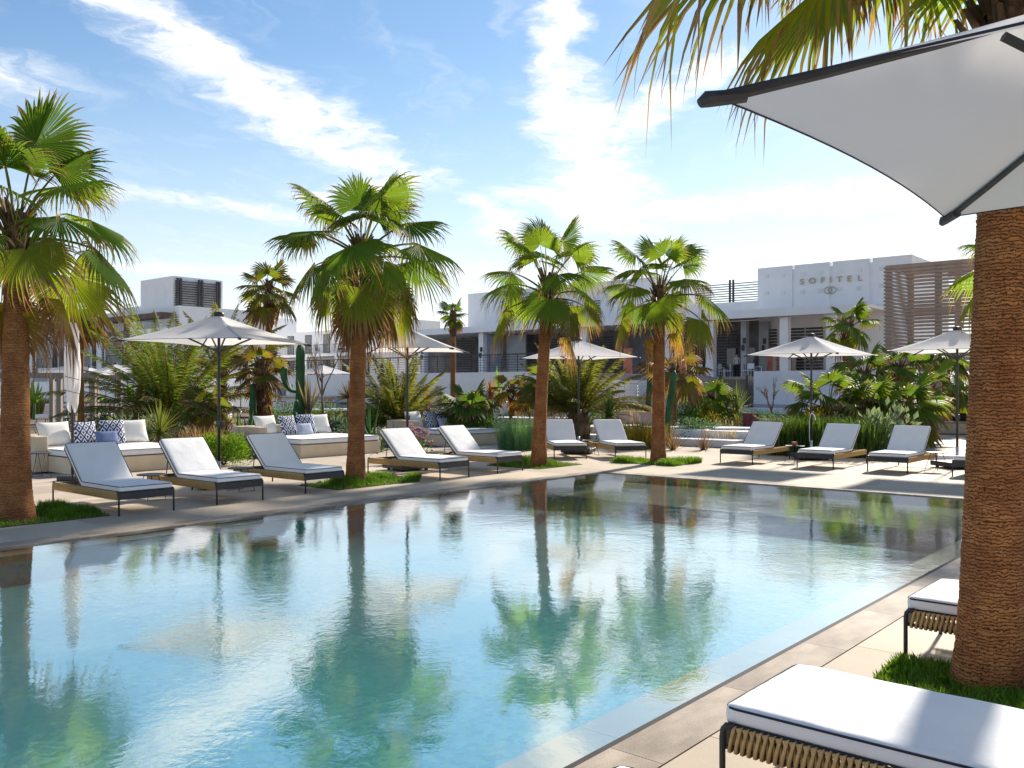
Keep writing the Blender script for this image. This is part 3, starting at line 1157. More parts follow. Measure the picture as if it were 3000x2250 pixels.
def pillow_mesh(name, hx, hy, t, mat, pipe=None):
    m2 = MB()
    vs, fs = [], []
    N = 12
    for side in (1, -1):
        for i in range(N + 1):
            for j in range(N + 1):
                u_, v_ = -1 + 2 * i / N, -1 + 2 * j / N
                x = hx * u_ * (1 - .07 * (1 - v_ * v_))
                y = hy * v_ * (1 - .07 * (1 - u_ * u_))
                z = side * t * (max(0, (1 - u_ ** 4)) * max(0, (1 - v_ ** 4))) ** .55
                vs.append((x, y, z))
    o2 = (N + 1) ** 2
    for i in range(N):
        for j in range(N):
            q = (i * (N + 1) + j, (i + 1) * (N + 1) + j, (i + 1) * (N + 1) + j + 1, i * (N + 1) + j + 1)
            fs.append(q)
            fs.append(tuple(o2 + k for k in reversed(q)))
    m2.add(vs, fs)
    o_ = m2.build(name, mat, smooth=True)
    if pipe:
        m3 = MB()
        pts = []
        for (sx0, sy0, sx1, sy1) in ((-1, -1, 1, -1), (1, -1, 1, 1), (1, 1, -1, 1), (-1, 1, -1, -1)):
            for k in range(8):
                u_ = sx0 + (sx1 - sx0) * k / 8
                v_ = sy0 + (sy1 - sy0) * k / 8
                pts.append((hx * u_ * (1 - .07 * (1 - v_ * v_)) * 1.005, hy * v_ * (1 - .07 * (1 - u_ * u_)) * 1.005, 0))
        m3.tube(pts, .005, 4, closed=True)
        m3.build('piping', pipe, o_)
    return o_


PB = {'ivory': pillow_mesh('ivory_pillow', .34, .26, .10, MT['ivory'], MT['piping']),
      'diamond': pillow_mesh('patterned_pillow', .26, .26, .085, MT['diamond']),
      'denim': pillow_mesh('lumbar_pillow', .25, .16, .07, MT['denim']),
      'pale': pillow_mesh('lumbar_pillow', .25, .16, .07, MT['paleblue'])}
used = set()


def put_pillow(kind, root, x, y, z, lean, twist, lab, group=None, rz=ROT):
    o = PB[kind] if kind not in used else copy_tree(PB[kind])
    used.add(kind)
    # pillow stands with its face towards +x of the daybed, leaning back
    M = Matrix.Rotation(rz, 4, 'Z') @ Matrix.Rotation(R(twist), 4, 'Z') @ Matrix.Rotation(R(-lean), 4, 'Y') @ Matrix.Rotation(R(90), 4, 'Z') @ Matrix.Rotation(R(90), 4, 'X')
    loc = root.location + Matrix.Rotation(root.rotation_euler.z, 3, 'Z') @ Vector((x, y, z))
    o.matrix_world = Matrix.Translation(loc) @ M
    tag(o, lab, 'pillow', group)
    return o


db = make_daybed()
for i, (a0, n0, lab, nm, lum) in enumerate([
        (8.6, -17.65, 'white cushioned daybed on a sand base, leftmost, behind the first two loungers', 'leftmost', 'denim'),
        (13.7, -17.9, 'white cushioned daybed on a sand base, middle one, behind the second palm', 'middle', 'pale'),
        (18.9, -18.15, 'white cushioned daybed on a sand base, right of the second palm, beside purple flowers', 'rightmost', 'pale')]):
    o = db if i == 0 else copy_tree(db)
    o.location = W(a0, n0)
    o.rotation_euler = (0, 0, ROT)
    tag(o, lab, group='daybeds behind the loungers')
    gp = 'pillows on the daybeds'
    put_pillow('ivory', o, -.86, -.82, .69, 22, 6, 'ivory pillow at the left end of the %s daybed' % nm, gp)
    put_pillow('ivory', o, -.88, .78, .69, 24, -4, 'ivory pillow at the right end of the %s daybed' % nm, gp)
    put_pillow('diamond', o, -.72, -.28, .68, 20, 4, 'blue diamond patterned pillow, left of two, on the %s daybed' % nm, gp)
    put_pillow('diamond', o, -.78, .32, .70, 22, -8, 'blue diamond patterned pillow, right of two, on the %s daybed' % nm, gp)
    put_pillow(lum, o, -.52, .08, .58, 26, 2, '%s blue lumbar pillow on the %s daybed' % ('dark' if lum == 'denim' else 'pale', nm), gp)

# ------------------------------------------------------------------ palms
GREEN = ((0.085, 0.185, 0.018), (0.115, 0.215, 0.024), (0.065, 0.155, 0.022))
YEL = (0.20, 0.17, 0.02)
ORANGE = (0.26, 0.11, 0.015)
BROWN = (0.15, 0.085, 0.048)
GREYB = (0.22, 0.15, 0.10)


def lerp3(a, b, t):
    t = max(0, min(1, t))
    return tuple(x + (y - x) * t for x, y in zip(a, b))


def fan_frond(e0, pet=.75, L=.95, nseg=38, span=118, droop=.35, dry=0.0, seed=0, bend=18, fold=.25, tilt=12, st=6):
    """one palmate frond: petiole leaving the crown along +x at elevation e0 (degrees), pleated blade with split drooping tips"""
    rnd = random.Random(seed)
    mb = MB()
    mb.cc = (0, 0, 0)
    g0 = rnd.choice(GREEN)
    pcol = lerp3((0.16, 0.17, 0.035), BROWN, dry * .9)
    pts, cols = [], []
    p = Vector((0.05, 0, 0))
    nstep = 7
    e = e0
    for i in range(nstep + 1):
        pts.append(p.copy())
        e = e0 - bend * (i / nstep) ** 1.3
        p = p + Vector((math.cos(R(e)), 0, math.sin(R(e)))) * (pet / nstep)
    mb.cc = pcol
    mb.tube(pts, [.026 - .016 * i / nstep for i in range(nstep + 1)], 4, caps=False, flat=.5)
    o = pts[-1]
    eb = e - tilt
    T = Vector((math.cos(R(eb)), 0, math.sin(R(eb))))
    S = Vector((0, 1, 0))
    N = T.cross(S)
    dphi = span * 2 / nseg
    hw = math.tan(R(dphi / 2)) * 1.06
    fuse0 = .58
    rows = [.03, .30, .58, .73, .87, 1.0][:st]
    for i in range(nseg):
        ph = -span + (i + .5) * dphi + rnd.uniform(-.6, .6)
        c, s = math.cos(R(ph)), math.sin(R(ph))
        d = T * c + S * s - N * fold * abs(s)
        d.normalize()
        pr = T * -s + S * c
        Ls = L * (1 - .22 * (abs(ph) / span) ** 2) * rnd.uniform(.93, 1.05)
        dr = droop * rnd.uniform(.45, 1.5)
        if rnd.random() < .16:
            dr *= 2.2
        tipdry = dry + rnd.uniform(.12, .62)
        sway = rnd.uniform(-.05, .05)
        vs = []
        cl = []
        for q in rows:
            r = q * Ls
            f = max(0, (q - fuse0) / (1 - fuse0))
            wd = r * hw if q <= fuse0 else fuse0 * Ls * hw * (1 - f) ** .75
            h = wd * .42
            pos = o + d * r
            g = dr * Ls * (f ** 1.7)
            pos = pos + Vector((0, 0, -1)) * g - d * (g * .45) + pr * (sway * f * Ls)
            pos.z -= .06 * Ls * q * q * math.cos(R(eb))
            vs += [pos - pr * wd - N * h, pos + N * h, pos + pr * wd - N * h]
            base = lerp3(g0, YEL, .10 + dry * 1.3 + .25 * max(0, q - .5) * (1 + dry * 2))
            k = q + tipdry * .55 - .98
            cc = lerp3(base, ORANGE if dry > .25 else YEL, max(0, k + .25) * 2.2 * (dry + .25))
            cc = lerp3(cc, BROWN if rnd.random() < .6 else GREYB, k * 7)
            if dry > .85:
                cc = lerp3(cc, BROWN, .85)
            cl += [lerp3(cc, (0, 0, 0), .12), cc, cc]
        fs = []
        for k in range(len(rows) - 1):
            b = 3 * k
            fs += [(b, b + 1, b + 4, b + 3), (b + 1, b + 2, b + 5, b + 4)]
        mb.cc = None
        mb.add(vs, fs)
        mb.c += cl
        if nseg > 30 and rnd.random() < .55:
            e1 = Vector(vs[-5])
            ln_ = rnd.uniform(.08, .26)
            dx_ = pr * rnd.uniform(-.04, .04) + d * .04
            mb.cc = lerp3(BROWN, GREYB, rnd.random())
            mb.add([e1 - pr * .0045, e1 + pr * .0045, e1 + dx_ + pr * .003 - Vector((0, 0, ln_ * .6)), e1 + dx_ - pr * .003 - Vector((0, 0, ln_ * .6)), e1 + dx_ * 1.2 - Vector((0, 0, ln_))],
                   [(0, 1, 2, 3), (3, 2, 4)])
        mb.cc = pcol
    return mb


FR = {}


def frond_data(e0, dry, seed, nseg, pet, L, droop, tilt=12, bend=18, span=118, fold=.25, mat='leaf'):
    k = (round(e0), round(dry, 2), seed, nseg, pet, L, droop, tilt, bend, mat)
    if k not in FR:
        o = fan_frond(e0, pet, L, nseg, span, droop, dry, seed, bend, fold, tilt).build('frond', MT[mat])
        FR[k] = o.data
        bpy.data.objects.remove(o)
    return FR[k]


def add_frond(parent, data, z, yaw, scale=1.0, off=(0, 0), name='frond', roll=0.0):
    o = bpy.data.objects.new(name, data)
    col.objects.link(o)
    o.parent = parent
    o.location = (off[0], off[1], z)
    o.rotation_euler = (roll, 0, yaw)
    o.scale = (scale, scale, scale)
    return o


def trunk(parent, h, r0, r1, lean=(0, 0), seed=0, rows=90, seg=28, mat='trunk', ringamp=.012, flare=1.35, ragged=0.0):
    rnd = random.Random(seed)
    scar, left = [0.0] * seg, 0
    m2 = MB()
    vs, fs = [], []
    ph = rnd.uniform(0, 6)
    for i in range(rows + 1):
        t = i / rows
        z = h * t
        r = r0 + (r1 - r0) * t ** .8
        r *= 1 + (flare - 1) * math.exp(-z / .28)
        rj = 1 + rnd.uniform(-ringamp, ringamp) + (.012 if i % 3 == 0 else 0)
        lx, ly = lean[0] * t ** 1.5, lean[1] * t ** 1.5
        if ragged:
            if left <= 0:
                left = rnd.choice((2, 2, 3, 3, 4, 6))
                full = left
                lip = rnd.uniform(.3, 1.0) * ragged
                jj = [rnd.random() for _ in range(seg // 3)]
                scar = [lip * (.35 + .9 * jj[(q // 3) % len(jj)] * rnd.uniform(.7, 1.3)) for q in range(seg)]
            left -= 1
        for k in range(seg):
            an = 2 * math.pi * k / seg
            rj_ = rj
            if ragged:
                rj_ = rj + scar[k] * (1 - left / full)
            f = rj_ * (1 + .018 * math.sin(3 * an + ph + t * 4) + rnd.uniform(-.008, .008))
            vs.append((lx + r * f * math.cos(an), ly + r * f * math.sin(an), z))
    for i in range(rows):
        for k in range(seg):
            l = (k + 1) % seg
            fs.append((i * seg + k, i * seg + l, (i + 1) * seg + l, (i + 1) * seg + k))
    fs.append(tuple(rows * seg + k for k in range(seg)))
    m2.add(vs, fs)
    return m2.build('trunk', MT[mat], parent, smooth=True)


def boots(parent, z0, z1, r, lean, seed, n=70, mat='boots'):
    """old leaf bases wrapped round the top of a palm stem"""
    rnd = random.Random(seed)
    m2 = MB()
    for i in range(n):
        t = i / n
        z = z0 + (z1 - z0) * t
        an = i * 2.39996 + rnd.uniform(-.2, .2)
        dr = Vector((math.cos(an), math.sin(an), 0))
        sd = Vector((-dr.y, dr.x, 0))
        rr = r * (1.0 - .15 * t)
        b = Vector((lean[0], lean[1], z)) + dr * rr * .75
        ln = rnd.uniform(.12, .26)
        out_ = rnd.uniform(.25, .75)
        w0 = rnd.uniform(.035, .06)
        tip = b + dr * (ln * out_ * .8 + .03) + Vector((0, 0, ln))
        m2.add([b - sd * w0, b + sd * w0, b + dr * .04 + Vector((0, 0, -.02)), tip - sd * w0 * .4, tip + sd * w0 * .4, tip + dr * .02],
               [(0, 2, 5, 3), (2, 1, 4, 5), (0, 3, 4, 1), (3, 5, 4)])
    m2.tube([(lean[0], lean[1], z0 - .05), (lean[0], lean[1], z1)], [r * .95, r * .72], 12)
    return stuff(m2.build('leaf_bases', MT[mat], parent))


def fan_palm(name, label, loc, h, r0, r1, nf, seed, lean=(0, 0), L=.76, pet=.92, nseg=48, low=0, top=84, boot=.75, dryness=0.0, rows=90,
             seg=28, group=None, skirt=0, rot0=0.0, flare=1.35, bootmat='boots', curve=1.0, leaf='leaf'):
    root = thing(name, label, 'palm tree', loc, 0, group)
    rnd = random.Random(seed)
    trunk(root, h - boot * .5, r0, r1, lean, seed, rows, seg, flare=flare, ragged=.045 if seg > 20 else 0)
    lx, ly = lean
    boots(root, h - boot, h + .06, r1 * 1.18, (lx, ly), seed + 3, int(70 * boot), bootmat)
    for i in range(nf):
        t = (i + .5) / nf
        e0 = top + (low - top) * t ** curve
        e0 = round(e0 / 8) * 8
        dry = max(0, (t - .68) * 1.2) ** 1.4 + dryness
        dry = round(min(1, dry) * 5) / 5
        v = rnd.randint(0, 1)
        yaw = i * 2.39996 + rot0 + rnd.uniform(-.25, .25)
        droop = .10 + .16 * t
        tq = round(t * 5) / 5
        data = frond_data(e0, dry, 10 + v, nseg, pet, L, round(droop, 2), tilt=round(8 + 14 * tq), bend=round(10 + 38 * tq), mat=leaf)
        add_frond(root, data, h - .02 - .42 * boot * t, yaw, rnd.uniform(.80, 1.08), (lx, ly), roll=rnd.uniform(-.45, .45))
    for i in range(skirt):
        data = frond_data(-30 - 20 * (i % 3), .8 if i % 2 else .6, 20 + i % 2, nseg, pet * .7, L * .95, .3, tilt=10, bend=34, span=95, fold=.35)
        add_frond(root, data, h - boot * .75, i * 2.39996 + rnd.uniform(-.3, .3), rnd.uniform(.8, 1.0), (lx, ly), 'dead_frond')
    return root


fan_palm('fan_palm', 'tall fan palm at the left edge with a thick reddish trunk', (-6.0, 10.85, 0), 3.66, .175, .13, 21, 4, (.02, .0), rot0=-.2, L=.84, skirt=3, low=-10, seg=40, rows=150, group='poolside fan palms')
fan_palm('fan_palm', 'tall fan palm second from left with the fullest crown', (-2.62, 15.04, 0), 3.98, .142, .118, 25, 8, (.10, 0), L=.84, skirt=5, low=-22, group='poolside fan palms')
fan_palm('fan_palm', 'fan palm third from left with a slightly leaning trunk', (.55, 18.4, 0), 3.80, .145, .105, 19, 15, (.17, 0), L=.77, skirt=1, low=-8, boot=1.0, group='poolside fan palms')
fan_palm('fan_palm', 'fan palm fourth from left, directly left of the far right loungers', (3.13, 19.2, 0), 3.74, .142, .112, 19, 23, (.02, 0), L=.77, skirt=2, low=-12, group='poolside fan palms')

# the near palm: its own crown, larger rings
np_ = thing('fan_palm', 'huge near palm trunk at the right edge with crown above the frame', 'palm tree', (2.56, 4.80, 0), 0, 'poolside fan palms')
trunk(np_, 3.45, .152, .130, (.12, 0), 31, 460, 110, ringamp=.006, flare=1.32, ragged=.05)
boots(np_, 2.95, 3.80, .165, (.11, 0), 32, 110)
rnd = random.Random(5)
near_fronds = [(66, 0, 100), (72, 0, 20), (58, 0, 250), (52, 0, 330), (40, 0, 60), (46, 0, 150), (28, 0, 300), (30, 0, 20), (44, 0, 205), (52, 0, 92),
               (20, .3, 172), (46, .2, 148), (40, .2, 238), (6, .2, 330), (2, .2, 40), (80, 0, 180), (28, .2, 203), (42, 0, 112), (-6, .4, 290), (44, 0, 262)]
for e0, dry, yaw in near_fronds:
    add_frond(np_, frond_data(e0, round(dry * .6, 2), 12, 46, .85, .90, .22, tilt=20 if e0 < 30 else 10, bend=40 if e0 < 30 else 22), 3.80 - (.15 if e0 < 12 else 0), R(yaw), 1.5 if yaw == 203 else 1.02 if yaw == 172 else rnd.uniform(.95, 1.08), (.11, 0))
fan_palm('fan_palm', 'fan palm half hidden behind the near trunk at the right edge', (8.82, 15.0, 0), 3.70, .15, .12, 22, 41, (0, 0), L=.77, low=-8, group='poolside fan palms')


# ------------------------------------------------------------------ grass squares at the palm feet
def grass_square(label, n0, n1, a0, a1, count, seed, hgt=.10, bright=0):
    root = thing('grass_square', label, 'grass', W((a0 + a1) / 2, (n0 + n1) / 2, 0), ROT, 'grass squares round the palms')
    hx, hy = (n1 - n0) / 2, (a1 - a0) / 2
    m2 = MB()
    m2.box(-hx, hx, -hy, hy, -.04, .008)
    m2.build('soil', MT['lawn_soil'], root)
    rnd = random.Random(seed)
    m2 = MB()
    mounds = [(rnd.uniform(-hx, hx), rnd.uniform(-hy, hy), rnd.uniform(.15, .35)) for _ in range(9)]
    for i in range(count):
        if rnd.random() < .6:
            mx, my, mr = rnd.choice(mounds)
            x, y = rnd.gauss(mx, mr * .5), rnd.gauss(my, mr * .5)
        else:
            x, y = rnd.uniform(-hx, hx), rnd.uniform(-hy, hy)
        x, y = max(-hx + .01, min(hx - .01, x)), max(-hy + .01, min(hy - .01, y))
        m = sum(math.exp(-((x - q[0]) ** 2 + (y - q[1]) ** 2) / (q[2] ** 2)) for q in mounds)
        h = hgt * (.35 + .55 * min(1.5, m)) * rnd.uniform(.6, 1.25)
        an = rnd.uniform(0, 6.28)
        b = rnd.uniform(.15, .8) * h
        dx, dy = math.cos(an), math.sin(an)
        wd = rnd.uniform(.003, .006)
        gcol = lerp3((.075, .20, .014), (.18, .34, .03), rnd.random())
        if rnd.random() < .06:
            gcol = (.2, .16, .06)
        m2.cc = gcol
        zb = .02 + .35 * hgt * min(1.4, m)
        m2.add([(x - dy * wd, y + dx * wd, 0), (x + dy * wd, y - dx * wd, 0), (x + dx * b * .4 + dy * wd * .8, y + dy * b * .4 - dx * wd * .8, h * .65),
                (x + dx * b * .4 - dy * wd * .8, y + dy * b * .4 + dx * wd * .8, h * .65), (x + dx * b, y + dy * b, h)],
               [(0, 1, 2, 3), (3, 2, 4)])
    stuff(m2.build('grass_blades', MT['leaf_soft'], root))


grass_square('green grass square at the foot of the leftmost palm', -12.1, -11.1, 3.3, 5.35, 9000, 1, .12)
grass_square('green grass square at the foot of the second palm', -12.2, -11.15, 9.0, 10.75, 7000, 2, .13)
grass_square('green grass square at the foot of the third palm', -12.4, -11.0, 13.85, 15.3, 5000, 3, .12)
grass_square('green grass square at the foot of the fourth palm', -10.9, -9.3, 16.15, 17.3, 5000, 4, .12)
grass_square('green grass square beside the huge near palm trunk', -1.66, -.5, 4.78, 5.52, 8000, 6, .07)
grass_square('green grass square at the foot of the palm behind the near trunk', -3.4, -2.2, 16.7, 17.8, 2500, 7, .10)


# ------------------------------------------------------------------ feather palms
def feather_frond(e0, L, seed, pairs=64, bend=55, dry=0.0, leaflet=.42):
    rnd = random.Random(seed)
    mb = MB()
    ns = 14
    pts, dirs = [], []
    p = Vector((.03, 0, 0))
    for i in range(ns + 1):
        t = i / ns
        e = e0 - bend * t ** 1.6
        d = Vector((math.cos(R(e)), 0, math.sin(R(e))))
        pts.append(p.copy())
        dirs.append(d)
        p = p + d * (L / ns)
    mb.cc = lerp3((.20, .15, .03), BROWN, dry)
    mb.tube(pts, [.022 * (1 - .85 * i / ns) + .003 for i in range(ns + 1)], 4, caps=False)
    for i in range(pairs):
        t = .16 + .84 * i / pairs
        k = min(ns - 1, int(t * ns))
        f = t * ns - k
        o = pts[k].lerp(pts[k + 1], f)
        d = dirs[k].lerp(dirs[k + 1], f).normalized()
        up = d.cross(Vector((0, -1, 0)))
        ll = leaflet * math.sin(math.pi * min(1, .12 + t * .9)) ** .6 * rnd.uniform(.8, 1.1)
        for s in (-1, 1):
            fw = .55 + .55 * t + rnd.uniform(-.12, .12)
            ld = (Vector((0, s, 0)) + d * fw + up * rnd.uniform(.10, .55)).normalized()
            wv = (d - ld * d.dot(ld)).normalized() * (.015 + .006 * rnd.random())
            mid = o + ld * ll * .55 + Vector((0, 0, -.02 * ll))
            tip = o + ld * ll + Vector((0, 0, -.16 * ll * rnd.uniform(.5, 1.6)))
            g = lerp3((.045, .095, .014), (.10, .15, .028), rnd.random())
            g = lerp3(g, (.15, .10, .045), dry * rnd.uniform(.6, 1.2) + (.5 if rnd.random() < .1 else 0))
            mb.cc = None
            mb.add([o, mid + wv, tip, mid - wv], [(0, 1, 2, 3)])
            mb.c += [g, g, lerp3(g, (.18, .12, .06), .35), g]
            mb.cc = (.2, .15, .03)
    return mb


FF = {}


def feather_palm(label, loc, n, L, seed, base_h=.3, top=86, low=8, stub=.18, group='feather palms in the garden', dry=.15, leaflet=.42):
    root = thing('feather_palm', label, 'palm tree', loc, 0, group)
    rnd = random.Random(seed)
    m2 = MB()
    m2.tube([(0, 0, 0), (0, 0, base_h * .5), (0, 0, base_h + .15)], [stub * .9, stub * 1.15, stub * .6], 14)
    m2.build('trunk', MT['bark'], root)
    boots(root, .02, base_h + .12, stub * 1.2, (0, 0), seed + 1, 46)
    for i in range(n):
        t = (i + .5) / n
        e0 = round((top + (low - top) * t) / 8) * 8
        v = rnd.randint(0, 2)
        dd = round(min(1, dry + max(0, t - .6) * .9) * 4) / 4
        k = (e0, v, L, dd)
        if k not in FF:
            o = feather_frond(e0, L, v + 3, dry=dd, bend=30 + 30 * t, leaflet=leaflet).build('frond', MT['leaf'])
            FF[k] = o.data
            bpy.data.objects.remove(o)
        add_frond(root, FF[k], base_h, i * 2.39996 + rnd.uniform(-.3, .3), rnd.uniform(.8, 1.08))
    return root


feather_palm('big sprawling feather palm behind the leftmost open parasol', at(497, 27), 60, 3.7, 2, .5, low=18, dry=.1, leaflet=.5)
feather_palm('feather palm clump behind the parasol at the second palm', at(1164, 28), 44, 2.6, 5, .3, low=22)
feather_palm('feather palm with a stubby trunk behind the parasol between third and fourth palms', at(1694, 27), 44, 2.5, 9, .75, low=20, stub=.34)


# ------------------------------------------------------------------ other plants
def small_fan(label, u, Y, h, nf=13, L=.7, pet=.55, seed=1, r=.10, dry=0.0, low=5, top=80, name='fan_palm', group='small fan palms in the garden', skirt=0, boot=.35, lean=(0, 0)):
    p = at(u, Y)
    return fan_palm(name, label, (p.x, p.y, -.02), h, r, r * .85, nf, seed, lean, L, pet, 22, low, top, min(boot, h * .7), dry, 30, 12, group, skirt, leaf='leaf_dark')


def spiky(name, label, u, Y, z0, n, L, seed, c1, c2, width=.02, stem=.0, low=-20, top=88, droop=.25, cat='plant', group=None, dead=0, sr=.06, stemmat='bark'):
    """rosette of sword leaves (yucca, agave, flax)"""
    p = at(u, Y)
    root = thing(name, label, cat, (p.x, p.y, -.02), 0, group)
    rnd = random.Random(seed)
    if stem:
        m2 = MB()
        m2.tube([(0, 0, 0), (0.01, 0, stem * .5), (0, 0, stem)], [sr * 1.25, sr, sr * .9], 10)
        m2.build('stem', MT[stemmat], root)
    m2 = MB()
    for i in range(n):
        t = (i + .5) / n
        an = i * 2.39996 + rnd.uniform(-.2, .2)
        e = R(top + (low - top) * t + rnd.uniform(-7, 7))
        dr = Vector((math.cos(an), math.sin(an), 0))
        sd = Vector((-dr.y, dr.x, 0))
        ll = L * rnd.uniform(.75, 1.1)
        d = dr * math.cos(e) + Vector((0, 0, 1)) * math.sin(e)
        up = sd.cross(d)
        g = lerp3(c1, c2, rnd.random())
        if rnd.random() < dead:
            g = lerp3(g, (.24, .17, .09), .85)
        o = Vector((0, 0, stem + z0)) + dr * .02
        vs = []
        for q in (0, .3, .65, 1.0):
            wd = width * (1 - q) ** .6 * (.8 + .5 * q)
            c = o + d * ll * q + Vector((0, 0, -droop * ll * q * q * math.cos(e)))
            vs += [c - sd * wd + up * wd * .3, c - up * wd * .25, c + sd * wd + up * wd * .3]
        m2.cc = g
        m2.add(vs, [(0, 1, 4, 3), (1, 2, 5, 4), (3, 4, 7, 6), (4, 5, 8, 7), (6, 7, 10, 9), (7, 8, 11, 10)])
    stuff(m2.build('leaves', MT['leaf_soft'], root))
    return root


def bush(name, label, u, Y, rx, ry, rz, n, seed, c1, c2, leaf=.05, z=0.0, cat='shrub', group=None, flowers=None, upright=.3):
    p = at(u, Y)
    root = thing(name, label, cat, (p.x, p.y, -.02 + z), 0, group)
    rnd = random.Random(seed)
    m2 = MB()
    lobes = [(rnd.uniform(-.55, .55) * rx, rnd.uniform(-.55, .55) * ry, rz * rnd.uniform(.35, .75), rnd.uniform(.35, .6)) for _ in range(9)]
    for k in range(8):
        an = k * .8
        m2.cc = (.12, .08, .05)
        q = lobes[k]
        m2.tube([(0, 0, 0), (q[0] * .5, q[1] * .5, q[2] * .6), (q[0], q[1], q[2])], [.012, .009, .004], 4, caps=False)
    for i in range(n):
        lx, ly, lz, lr = rnd.choice(lobes)
        v = Vector((rnd.gauss(0, 1), rnd.gauss(0, 1), rnd.gauss(0, 1)))
        v.normalize()
        rr = rnd.random() ** .35
        c = Vector((lx + v.x * rr * rx * lr, ly + v.y * rr * ry * lr, max(.01, lz + v.z * rr * rz * lr)))
        d = (v + Vector((0, 0, upright)) + Vector((rnd.uniform(-.6, .6), rnd.uniform(-.6, .6), rnd.uniform(-.4, .6)))).normalized()
        sd = d.cross(Vector((rnd.uniform(-1, 1), rnd.uniform(-1, 1), rnd.uniform(-1, 1)))).normalized()
        ll = leaf * rnd.uniform(.6, 1.3)
        up = d.cross(sd) * ll * .12
        m2.cc = lerp3(c1, c2, rnd.random())
        m2.add([c, c + d * ll * .5 + sd * ll * .28 + up, c + d * ll, c + d * ll * .5 - sd * ll * .28 + up], [(0, 1, 2), (0, 2, 3)])
    stuff(m2.build('foliage', MT['leaf_soft'], root))
    if flowers:
        m2 = MB()
        for (fx, fy, fz, fr) in flowers[1]:
            m2.cc = (.05, .12, .03)
            m2.tube([(fx * .4, fy * .4, rz * .3), (fx, fy, fz)], .006, 4, caps=False)
            for i in range(120):
                v = Vector((rnd.gauss(0, 1), rnd.gauss(0, 1), rnd.gauss(0, 1) * .6)).normalized() * fr * rnd.random() ** .4
                c = Vector((fx, fy, fz)) + v
                s = rnd.uniform(.010, .022)
                m2.cc = lerp3(flowers[0], (.55, .42, .6), rnd.random() ** 2)
                d = Vector((rnd.uniform(-1, 1), rnd.uniform(-1, 1), rnd.uniform(-1, 1))).normalized()
                e_ = d.cross(Vector((.3, .5, .8))).normalized()
                m2.add([c - d * s, c + e_ * s, c + d * s, c - e_ * s], [(0, 1, 2, 3)])
        stuff(m2.build('flower_heads', MT['leaf_soft'], root))
    return root


def tuft(name, label, u, Y, rad, h, n, seed, c1, c2, width=.006, cat='grass', group=None, z=0.0, bend=.6):
    p = at(u, Y)
    root = thing(name, label, cat, (p.x, p.y, -.02 + z), 0, group)
    rnd = random.Random(seed)
    m2 = MB()
    for i in range(n):
        an = rnd.uniform(0, 6.28)
        r0 = rad * rnd.random() ** .6
        x, y = r0 * math.cos(an), r0 * math.sin(an)
        a2 = an + rnd.uniform(-.9, .9)
        hh = h * rnd.uniform(.5, 1.1)
        b = bend * hh * rnd.uniform(.15, 1)
        dx, dy = math.cos(a2), math.sin(a2)
        w_ = width * rnd.uniform(.7, 1.3)
        m2.cc = lerp3(c1, c2, rnd.random())
        m2.add([(x - dy * w_, y + dx * w_, 0), (x + dy * w_, y - dx * w_, 0),
                (x + dx * b * .25 + dy * w_, y + dy * b * .25 - dx * w_, hh * .55), (x + dx * b * .25 - dy * w_, y + dy * b * .25 + dx * w_, hh * .55),
                (x + dx * b * .7 + dy * w_ * .6, y + dy * b * .7 - dx * w_ * .6, hh * .9), (x + dx * b * .7 - dy * w_ * .6, y + dy * b * .7 + dx * w_ * .6, hh * .9),
                (x + dx * b, y + dy * b, hh * .98)],
               [(0, 1, 2, 3), (3, 2, 4, 5), (5, 4, 6)])
    stuff(m2.build('blades', MT['leaf_soft'], root))
    return root


def cactus(label, u, Y, h, r, arms=(), seed=0, lean=(0, 0), head=None):
    p = at(u, Y)
    root = thing('column_cactus', label, 'cactus', (p.x, p.y, -.02), 0, 'column cacti')
    rnd = random.Random(seed)

    def column(path, rad, name):
        m2 = MB()
        vs, fs = [], []
        seg = 20
        rows = len(path)
        for i, q in enumerate(path):
            t = i / (rows - 1)
            rr = rad * (1 - .10 * t) * (1 + .06 * math.sin(i * 2.3 + seed))
            if t > .9:
                rr *= math.sqrt(max(0.02, 1 - ((t - .9) / .1) ** 2))
            for k in range(seg):
                an = 2 * math.pi * k / seg
                f = 1.0 if k % 4 == 0 else (.74 if k % 4 == 2 else .85)
                vs.append((q[0] + rr * f * math.cos(an), q[1] + rr * f * math.sin(an), q[2]))
        for i in range(rows - 1):
            for k in range(seg):
                l = (k + 1) % seg
                fs.append((i * seg + k, i * seg + l, (i + 1) * seg + l, (i + 1) * seg + k))
        fs.append(tuple((rows - 1) * seg + k for k in range(seg)))
        m2.add(vs, fs)
        return m2.build(name, MT['cactus'], root, smooth=True)
    column([(lean[0] * i / 20, lean[1] * i / 20, h * i / 20) for i in range(21)], r, 'stem')
    for (x, z0, z1) in arms:
        pts = [(0, 0, z0), (x * .45, 0, z0 + .06), (x * .8, 0, z0 + .2), (x, 0, z0 + .42)]
        pts += [(x * 1.02, 0, z0 + .42 + (z1 - z0 - .42) * i / 8) for i in range(1, 9)]
        column(pts, r * .72, 'arm')
    return root


